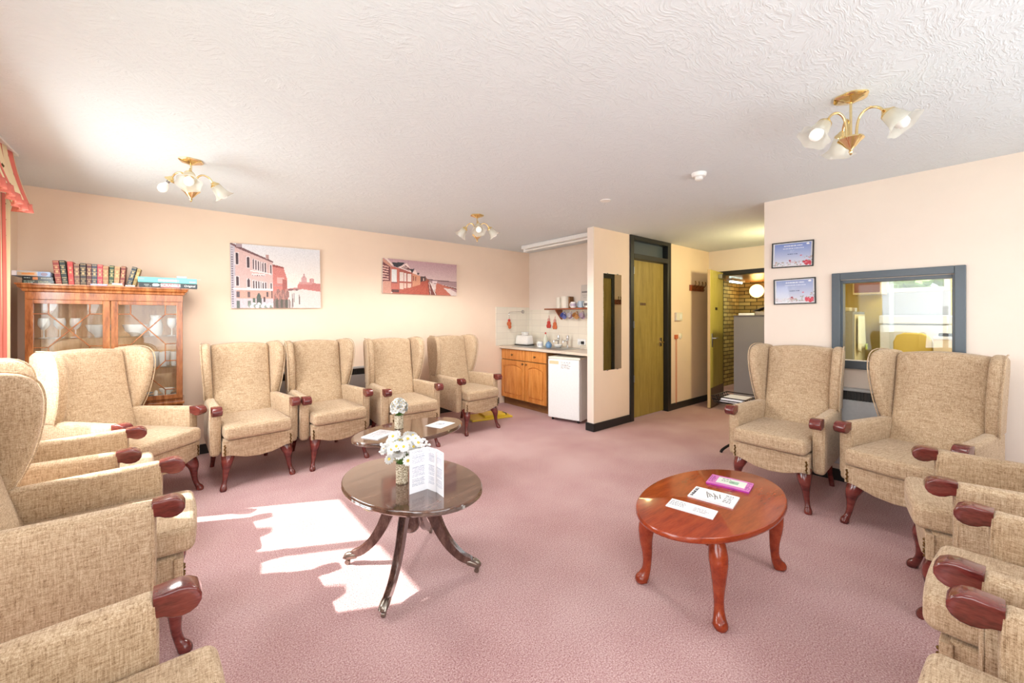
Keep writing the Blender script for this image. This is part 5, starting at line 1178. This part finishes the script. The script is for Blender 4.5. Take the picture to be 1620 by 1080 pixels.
# ================================================================== ceiling lights
def ceiling_lamp(loc, angs, label, missing=None, clear=None, power=44):
    t = thing('ceiling_light', label, 'ceiling light', loc, 0, 'three-arm brass ceiling lights')
    bm = new(); lathe(bm, [(0, 0), (0.066, 0), (0.068, -0.006), (0.062, -0.012), (0.05, -0.016), (0.03, -0.022), (0.012, -0.03), (0, -0.03)], 28, wave=lambda a, z: 0.05 * math.sin(6 * a)); finish('ceiling_rose', bm, M['brass'], t, 50)
    bm = new(); cyl(bm, (0, 0, -0.02), (0, 0, -0.215), 0.0055, 10); finish('stem', bm, M['brass'], t, 50)
    bm = new(); lathe(bm, [(0, -0.20), (0.03, -0.203), (0.05, -0.20), (0.052, -0.207), (0.036, -0.222), (0.02, -0.242), (0.009, -0.252), (0.006, -0.258), (0.009, -0.264), (0.005, -0.272), (0.006, -0.276), (0, -0.282)], 24); finish('hub', bm, M['brass'], t, 50)
    lamp('ceiling_fill', 'SPOT', (loc[0], loc[1], loc[2] - 0.33), power, (1.0, 0.97, 0.92), direction=(0, 0, -1), size=0.25, spot_size=R(172), spot_blend=0.3)  # added soft fill below the fitting, brightening the room from above
    for i, a in enumerate(angs):
        cs, sn = math.cos(a), math.sin(a)
        def f(r_, z): return (cs * r_, sn * r_, z)
        bm = new(); tube(bm, smooth_path([f(0.022, -0.205), f(0.024, -0.15), f(0.036, -0.105), f(0.066, -0.082), f(0.10, -0.092), f(0.122, -0.12)], 5), 0.0058, 8); ar = finish('arm', bm, M['brass'], t, 60)
        ax = Vector((cs * 0.62, sn * 0.62, -0.78)).normalized(); mt = Matrix.Translation(f(0.120, -0.116)) @ ax.to_track_quat('Z', 'Y').to_matrix().to_4x4()
        bm = new(); lathe(bm, [(0, 0), (0.012, 0), (0.018, 0.01), (0.03, 0.022), (0.031, 0.028), (0.012, 0.026), (0, 0.026)], 20, mt); finish('lamp_holder', bm, M['brass'], ar, 50)
        if missing != i:
            bm = new(); pr_ = [(0.027, 0.022), (0.032, 0.035), (0.036, 0.055), (0.040, 0.078), (0.048, 0.098), (0.062, 0.112), (0.070, 0.116)]
            lathe(bm, pr_, 48, mt, wave=lambda q, z: 0.13 * max(0, (z - 0.085) / 0.03) * math.sin(6 * q) * 0.5); bmesh.ops.solidify(bm, geom=bm.faces[:], thickness=0.0015); finish('lamp_shade', bm, M['frost'], ar, 60)
        bm = new()
        if missing == i: cyl(bm, mt @ Vector((0, 0, 0.026)), mt @ Vector((0, 0, 0.05)), 0.011, 12); finish('bulb_cap', bm, M['steel'], ar, 50); bm = new()
        lathe(bm, [(0.010, 0.045), (0.013, 0.055), (0.026, 0.078), (0.029, 0.095), (0.024, 0.113), (0.012, 0.123), (0, 0.125)], 18, mt); finish('bulb', bm, M['bulb'] if clear != i else M['clear_bulb'], ar, 60)


w_ = R(-39.4)
ceiling_lamp((2.50, 0.47, CH), [w_ + R(185), w_ + R(305), w_ + R(65)], 'three-arm brass ceiling light nearest the right wall', None, 1, 18)
ceiling_lamp((0.06, 3.50, CH), [w_ + R(185), w_ + R(305), w_ + R(50)], 'three-arm brass ceiling light with one bare bulb, near the cabinet', 0, None, 66)
ceiling_lamp((2.39, 3.48, CH), [w_ + R(165), w_ + R(280), w_ + R(15)], 'three-arm brass ceiling light closest to the kitchenette', None, None, 82)
t = thing('smoke_detector', 'white smoke detector on the ceiling between the lamp and the recess', 'smoke detector', (2.96, 1.43, CH)); bm = new(); lathe(bm, [(0, 0), (0.052, 0), (0.052, -0.014), (0.046, -0.026), (0.03, -0.03), (0, -0.03)], 28); finish('base_ring', bm, M['white'], t, 40); bm = new(); lathe(bm, [(0.026, -0.030), (0.028, -0.046), (0.02, -0.052), (0, -0.053)], 24); finish('sensor_head', bm, M['white'], t, 40)
bm = new(); lathe(bm, [(0, 0), (0.05, 0), (0.046, -0.006), (0, -0.007)], 24); tag(finish('cover_plate', bm, M['white'], None, 40, (2.99, 2.30, CH)), 'flat round white cover plate on the ceiling ahead of the partition', 'cover plate')

# ================================================================== curtains
def cloth(name, fn, nu, nv, mat, parent, uvf):
    vs_ = [fn(i / nu, j / nv) for j in range(nv + 1) for i in range(nu + 1)]; fs = [(j * (nu + 1) + i, j * (nu + 1) + i + 1, (j + 1) * (nu + 1) + i + 1, (j + 1) * (nu + 1) + i) for j in range(nv) for i in range(nu)]
    me = bpy.data.meshes.new(name); me.from_pydata(vs_, [], fs); uv = me.uv_layers.new(name='UVMap')
    for lp in me.loops:
        k = lp.vertex_index; uv.data[lp.index].uv = uvf((k % (nu + 1)) / nu, (k // (nu + 1)) / nv)
    me.polygons.foreach_set('use_smooth', [True] * len(me.polygons)); me.materials.append(mat); o = bpy.data.objects.new(name, me); C.objects.link(o)
    if parent: o.parent = parent
    sm = o.modifiers.new('thick', 'SOLIDIFY'); sm.thickness = 0.004; return o


for (y0, y1, lb) in ((4.02, 4.47, 'pink and cream striped curtain hanging at the cabinet end of the window'), (1.76, 2.60, 'pink and cream striped curtain hanging between the two windows')):
    t = thing('curtain', lb, 'curtain', (-0.94, (y0 + y1) / 2, 0), 0, 'striped curtains at the windows'); hw2 = (y1 - y0) / 2; nf = round((y1 - y0) * 10)
    cloth('curtain_cloth', lambda u, v: (0.030 * math.sin(u * 2 * PI * nf) * (0.7 + 0.3 * v) , -hw2 + 2 * hw2 * u + 0.012 * math.sin(v * 5 + u * 9), 0.28 + (1 - v) * 1.90), 90, 14, M['stripe'], t, lambda u, v: (u * 1.05 + 0.13, v * 1.9))
t = thing('pelmet', 'frilled pink and cream striped pelmet above the left windows', 'pelmet', (-0.80, 1.9, 0)); Lp = 4.40
def pel(u, v):
    y = -Lp / 2 + Lp * u; k = max(0.0, (u - 0.985) / 0.015)
    return (0.018 * math.sin(u * 2 * PI * 34) * (0.4 + 0.6 * v) - 0.03 * (1 - v) + 0.035 * v * v - k * 0.08, y, 2.385 - 0.315 * v - 0.02 * math.sin(u * 2 * PI * 5.5) * v)
cloth('valance', pel, 420, 8, M['stripe'], t, lambda u, v: (u * Lp * 1.6, v * 0.33))
cloth('ruffle', lambda u, v: (pel(u, 1)[0] + 0.012 * math.sin(u * 2 * PI * 110) * v + 0.006, pel(u, 1)[1], pel(u, 1)[2] - 0.055 * v + 0.012), 700, 3, M['ruffle'], t, lambda u, v: (u, v))
bm = new(); box(bm, (-0.19, -Lp / 2, 2.385), (-0.01, Lp / 2 - 0.02, 2.398)); finish('pelmet_board', bm, M['white'], t, 0)

# ================================================================== odds and ends
t = thing('floor_sign', 'yellow plastic floor sign lying folded under the chair beside the kitchenette', 'sign', (3.20, 4.42, 0.0), R(-8)); bm = new(); pprism(bm, [(-0.30, -0.16), (0.28, -0.20), (0.30, 0.12), (-0.26, 0.16)], 0.022, 0.008, lambda a, b, k: Vector((a, b, 0.012 + k)), 2); sg = finish('sign_panel', bm, M['yellow_plastic'], t, 30)
bm = new(); pprism(bm, [(-0.10, -0.12), (0.20, -0.15), (0.21, 0.08), (-0.08, 0.11)], 0.03, 0.008, lambda a, b, k: Vector((a, b, 0.038 + k)), 2); finish('sign_panel', bm, M['yellow_plastic'], t, 30)
bm = new(); box(bm, (0.20, -0.12, 0.024), (0.235, -0.02, 0.05), 0.006); finish('sign_handle', bm, M['black_plastic'], t, 0)

t = thing('wire_trolley', 'black wire paper rack standing behind the chair below the certificates', 'rack', (4.26, 1.69, 0), R(0)); bm = new()
cyl(bm, (0.05, -0.02, 0.06), (0.05, -0.02, 0.497), 0.011, 12)
for an in (145, 265, 25):
    cs, sn = math.cos(R(an)), math.sin(R(an)); stube(bm, [(0.05, -0.02, 0.10, 0.011), (0.05 + 0.10 * cs, -0.02 + 0.10 * sn, 0.075, 0.012), (0.05 + 0.18 * cs, -0.02 + 0.18 * sn, 0.03, 0.013), (0.05 + 0.20 * cs, -0.02 + 0.20 * sn, 0.0, 0.014)], 8, 4)
lg = finish('rack_frame', bm, M['wire'], t, 60); bm = new()
for z, q in ((0.50, 0.9), (0.53, 1.0), (0.56, 1.05)):
    pts = [(-0.17 * q, -0.15 * q, z), (0.17 * q, -0.15 * q, z), (0.17 * q, 0.15 * q, z), (-0.17 * q, 0.15 * q, z), (-0.17 * q, -0.15 * q, z)]; tube(bm, pts, 0.005, 6)
for k in range(9): tube(bm, [(-0.153 + 0.038 * k, -0.135, 0.50), (-0.153 + 0.038 * k, 0.135, 0.50)], 0.003, 6)
for k in range(8):
    for s in (-1, 1): tube(bm, [(-0.16 + 0.045 * k, s * 0.136, 0.50), (-0.17 + 0.048 * k, s * 0.158, 0.56)], 0.003, 6)
finish('basket', bm, M['wire'], t, 60)
for k in range(3):
    bm = new(); box(bm, (-0.12, -0.10, 0), (0.13, 0.10, 0.012), 0.002); tag(finish('paper_stack', bm, M['paper'], None, 0, (4.26 + 0.01 * k, 1.69, 0.5055 + 0.02 * k + 0.0), (0, 0, R(3 * k - 3))), ('lowest', 'middle', 'topmost')[k] + ' sheaf of white papers in the black wire rack', 'papers', 'papers in the wire rack').location.z = 0.5060 + 0.0126 * k

t = thing('storage_cabinet', 'tall grey cloth-faced cabinet standing in the recess before the corridor door', 'cabinet', (6.2, 2.16, 0)); bm = new(); box(bm, (-0.2, -0.25, 0.0), (0.2, 0.25, 1.355), 0.006); finish('cabinet_body', bm, M['grey_felt'], t, 0); bm = new(); box(bm, (-0.206, -0.256, 1.355), (0.206, 0.256, 1.365), 0.002); finish('cabinet_top', bm, colm((110, 106, 108)), t, 0)
bm = new(); rb(bm, (6.12, 2.25, 1.381), (0.11, 0.10, 0.0155), 0.004); tag(finish('paper_stack', bm, M['paper'], None, 40), 'pile of white papers on the grey cabinet', 'papers')
bm = new(); rb(bm, (6.14, 2.03, 1.392), (0.13, 0.11, 0.026), 0.006); tag(finish('document_folder', bm, colm((150, 140, 132)), None, 40), 'grey-brown folder on the grey cabinet beside the papers', 'folder')
bm = new(); prism(bm, [(-0.12, 0.0), (0.14, 0.10), (0.14, 0.107), (-0.12, 0.007)], -0.12, 0.12, lambda a, b, k: Vector((6.15 + k, 2.06 - a, 1.4192 + b))); prism(bm, [(0.11, 0.0), (0.14, 0.0), (0.14, 0.10), (0.11, 0.088)], -0.12, 0.12, lambda a, b, k: Vector((6.15 + k, 2.06 - a, 1.4192 + b))); tag(finish('document_tray', bm, colm((70, 66, 66)), None, 0), 'dark sloping tray on top of the grey-brown folder', 'tray')

# corridor lights
t = thing('wall_lamp', 'round glowing amber wall lamp on the corridor brickwork', 'wall lamp', (8.898, 3.13, 1.865)); bm = new(); lathe(bm, [(0, 0), (0.15, 0), (0.15, 0.02), (0, 0.02)], 28, Matrix.Rotation(R(-90), 4, 'Y')); finish('back_plate', bm, M['kick'], t, 40); bm = new(); lathe(bm, [(0.132, 0.02), (0.125, 0.05), (0.09, 0.08), (0.04, 0.094), (0, 0.096)], 28, Matrix.Rotation(R(-90), 4, 'Y')); finish('glass_dome', bm, M['amber'], t, 60)
lamp('wall_lamp_light', 'POINT', (8.62, 3.0, 1.86), 4, (1.0, 0.62, 0.24), size=0.1)
t = thing('tube_light', 'lit fluorescent fitting on the corridor ceiling', 'ceiling light', (8.2, 3.25, 2.05)); bm = new(); box(bm, (-0.3, -0.05, -0.03), (0.3, 0.05, 0), 0.004); finish('housing', bm, M['white'], t, 0); bm = new(); cyl(bm, (-0.27, 0, -0.045), (0.27, 0, -0.045), 0.014, 12); finish('tube', bm, M['tube'], t, 40)
lamp('tube_light_glow', 'AREA', (8.0, 3.0, 1.97), 6, (0.86, 1.0, 0.72), direction=(0, 0, -1), size=0.5, size_y=0.1)
lamp('recess_lamp', 'AREA', (5.68, 1.47, 2.0), 20, (1.0, 0.85, 0.42), direction=(-0.12, 1, -0.30), size=0.25, size_y=0.25)

# kitchen things seen through the hatch
lamp('kitchen_fill', 'AREA', (5.3, -0.4, 2.33), 36, (1.0, 0.98, 0.93), direction=(0, 0.1, -1), size=1.4, size_y=1.2)  # unseen area light under the kitchen ceiling, brightens the view through the hatch
t = thing('fridge_freezer', 'grey fridge standing behind the left side of the serving hatch', 'fridge', (5.78, 1.15, 0)); bm = new(); box(bm, (-0.28, -0.137, 0.02), (0.27, 0.137, 1.40), 0.008); finish('fridge_body', bm, M['fridge_grey'], t, 0); bm = new(); box(bm, (-0.24, -0.145, 0.06), (0.24, -0.137, 1.37), 0.004); finish('door', bm, M['cream_lit_enamel'], t, 0)  # side panel in lighter cream, the lit tone of this face put into colour
bm = new(); box(bm, (-0.25, -0.1, 0.0), (0.25, 0.1, 0.02)); finish('foot', bm, M['black_plastic'], t, 0)
for k in range(3): bm = new(); rb(bm, (5.66 + 0.12 * k, 1.12, 1.424), (0.05, 0.06, 0.022), 0.008); tag(finish('food_carton', bm, colm(((214, 200, 150), (170, 150, 110), (226, 220, 196))[k]), None, 40), ('straw coloured', 'brown', 'off-white')[k] + ' carton lying on the grey fridge beyond the hatch', 'carton', 'cartons on the kitchen fridge')
cloth_t = thing('tea_towel', 'pale yellow tea towel hanging on the fridge beyond the hatch', 'towel', (5.70, 1.004, 0.0)); cloth('towel_cloth', lambda u, v: (-0.14 + 0.30 * u + 0.03 * v * (u - 0.3), -0.018 - 0.012 * math.sin(u * 9) * (0.4 + v), 1.35 - 0.36 * v - 0.03 * math.sin(u * 5) * v), 20, 10, M['towel'], cloth_t, lambda u, v: (u, v))
bm = new(); box(bm, (5.80, 0.955, 0.985), (5.88, 0.965, 1.05), 0.004); tag(finish('cleaning_cloth', bm, M['green_pad'], None, 0), 'lime green cloth hanging beside the tea towel beyond the hatch', 'cloth')
t = thing('wall_cupboard', 'reddish brown wall cupboard high up beyond the hatch', 'cupboard', (6.14, 0.985, 1.60)); bm = new(); box(bm, (-0.14, -0.125, 0), (0.158, 0.125, 0.62), 0.003); finish('carcass', bm, M['beige_unit'], t, 0); bm = new(); box(bm, (-0.152, -0.11, 0.02), (-0.14, 0.11, 0.60), 0.003); finish('door', bm, M['terracotta'], t, 0)
t = thing('chest_freezer', 'tall white freezer below the kitchen window beyond the hatch', 'freezer', (6.03, 0.60, 0)); bm = new(); box(bm, (-0.22, -0.25, 0.02), (0.26, 0.25, 1.26), 0.01); finish('freezer_body', bm, M['white'], t, 0); bm = new(); box(bm, (-0.23, -0.255, 1.27), (0.262, 0.255, 1.36), 0.012); finish('lid', bm, M['white'], t, 0); bm = new(); box(bm, (-0.20, -0.23, 0), (0.24, 0.23, 0.02)); finish('foot', bm, M['black_plastic'], t, 0)
t = thing('kitchen_chair', 'yellow rounded chair back in the kitchen beyond the hatch', 'chair', (5.40, 0.555, 0)); bm = new(); pprism(bm, [(-0.13, 0.75), (0.13, 0.75), (0.135, 1.10), (0.11, 1.165), (0.06, 1.19), (-0.06, 1.19), (-0.11, 1.165), (-0.135, 1.10)], 0.05, 0.015, lambda a, b, k: Vector((k, a, b)), 3); finish('backrest', bm, M['wall_yellow'], t, 50); bm = new(); rb(bm, (0.17, 0, 0.70), (0.19, 0.14, 0.03), 0.02); finish('seat', bm, M['wall_yellow'], t, 50)
for sx in (0.02, 0.32):
    for sy in (-0.11, 0.11): bm = new(); cyl(bm, (sx, sy, 0), (sx, sy, 0.68), 0.014, 10); finish('leg', bm, M['steel'], t, 50)
t = thing('kitchen_unit', 'beige kitchen unit with a white top beyond the right side of the hatch', 'kitchen unit', (5.50, 0.25, 0)); bm = new(); box(bm, (-0.25, -0.15, 0), (0.25, 0.155, 1.14), 0.004); finish('carcass', bm, M['beige_unit'], t, 0); bm = new(); box(bm, (-0.26, -0.16, 1.14), (0.26, 0.16, 1.165), 0.004); finish('unit_top', bm, M['white'], t, 0)
bm = new(); rb(bm, (5.36, 0.33, 1.18), (0.04, 0.05, 0.014), 0.005); tag(finish('tray', bm, M['black_plastic'], None, 40), 'small dark dish on the beige unit beyond the hatch', 'dish')
t = thing('shrub', 'green shrub outside the kitchen window beyond the hatch', 'shrub', (7.6, 0.75, -0.02)); rs = random.Random(5); bm = new()
for k in range(260):
    c = Vector((rs.gauss(0, 0.4), max(-1.2, min(0.55, rs.gauss(-0.1, 0.45))), 1.75 + rs.gauss(0, 0.35))); g = bmesh.ops.create_icosphere(bm, subdivisions=1, radius=0.10)
    for v in g['verts']: v.co = c + Vector((v.co.x * rs.uniform(.6, 1.2), v.co.y * rs.uniform(.6, 1.2), v.co.z * rs.uniform(.4, 1)))
finish('foliage', bm, M['foliage'], t, 0)['kind'] = 'stuff'; bm = new(); stube(bm, [(0, 0, 0, 0.05), (0.02, 0.03, 0.8, 0.04), (0, 0, 1.7, 0.02)], 8, 3); finish('stem', bm, M['plinth'], t, 60)
bm = new(); box(bm, (6.42, -3, -0.1), (10.5, 1.48, -0.02)); box(bm, (-12, -8, -0.3), (-1.3, 12, -0.2)); struct(finish('floor_garden', bm, colm((120, 130, 90), 0.9), smooth=0))
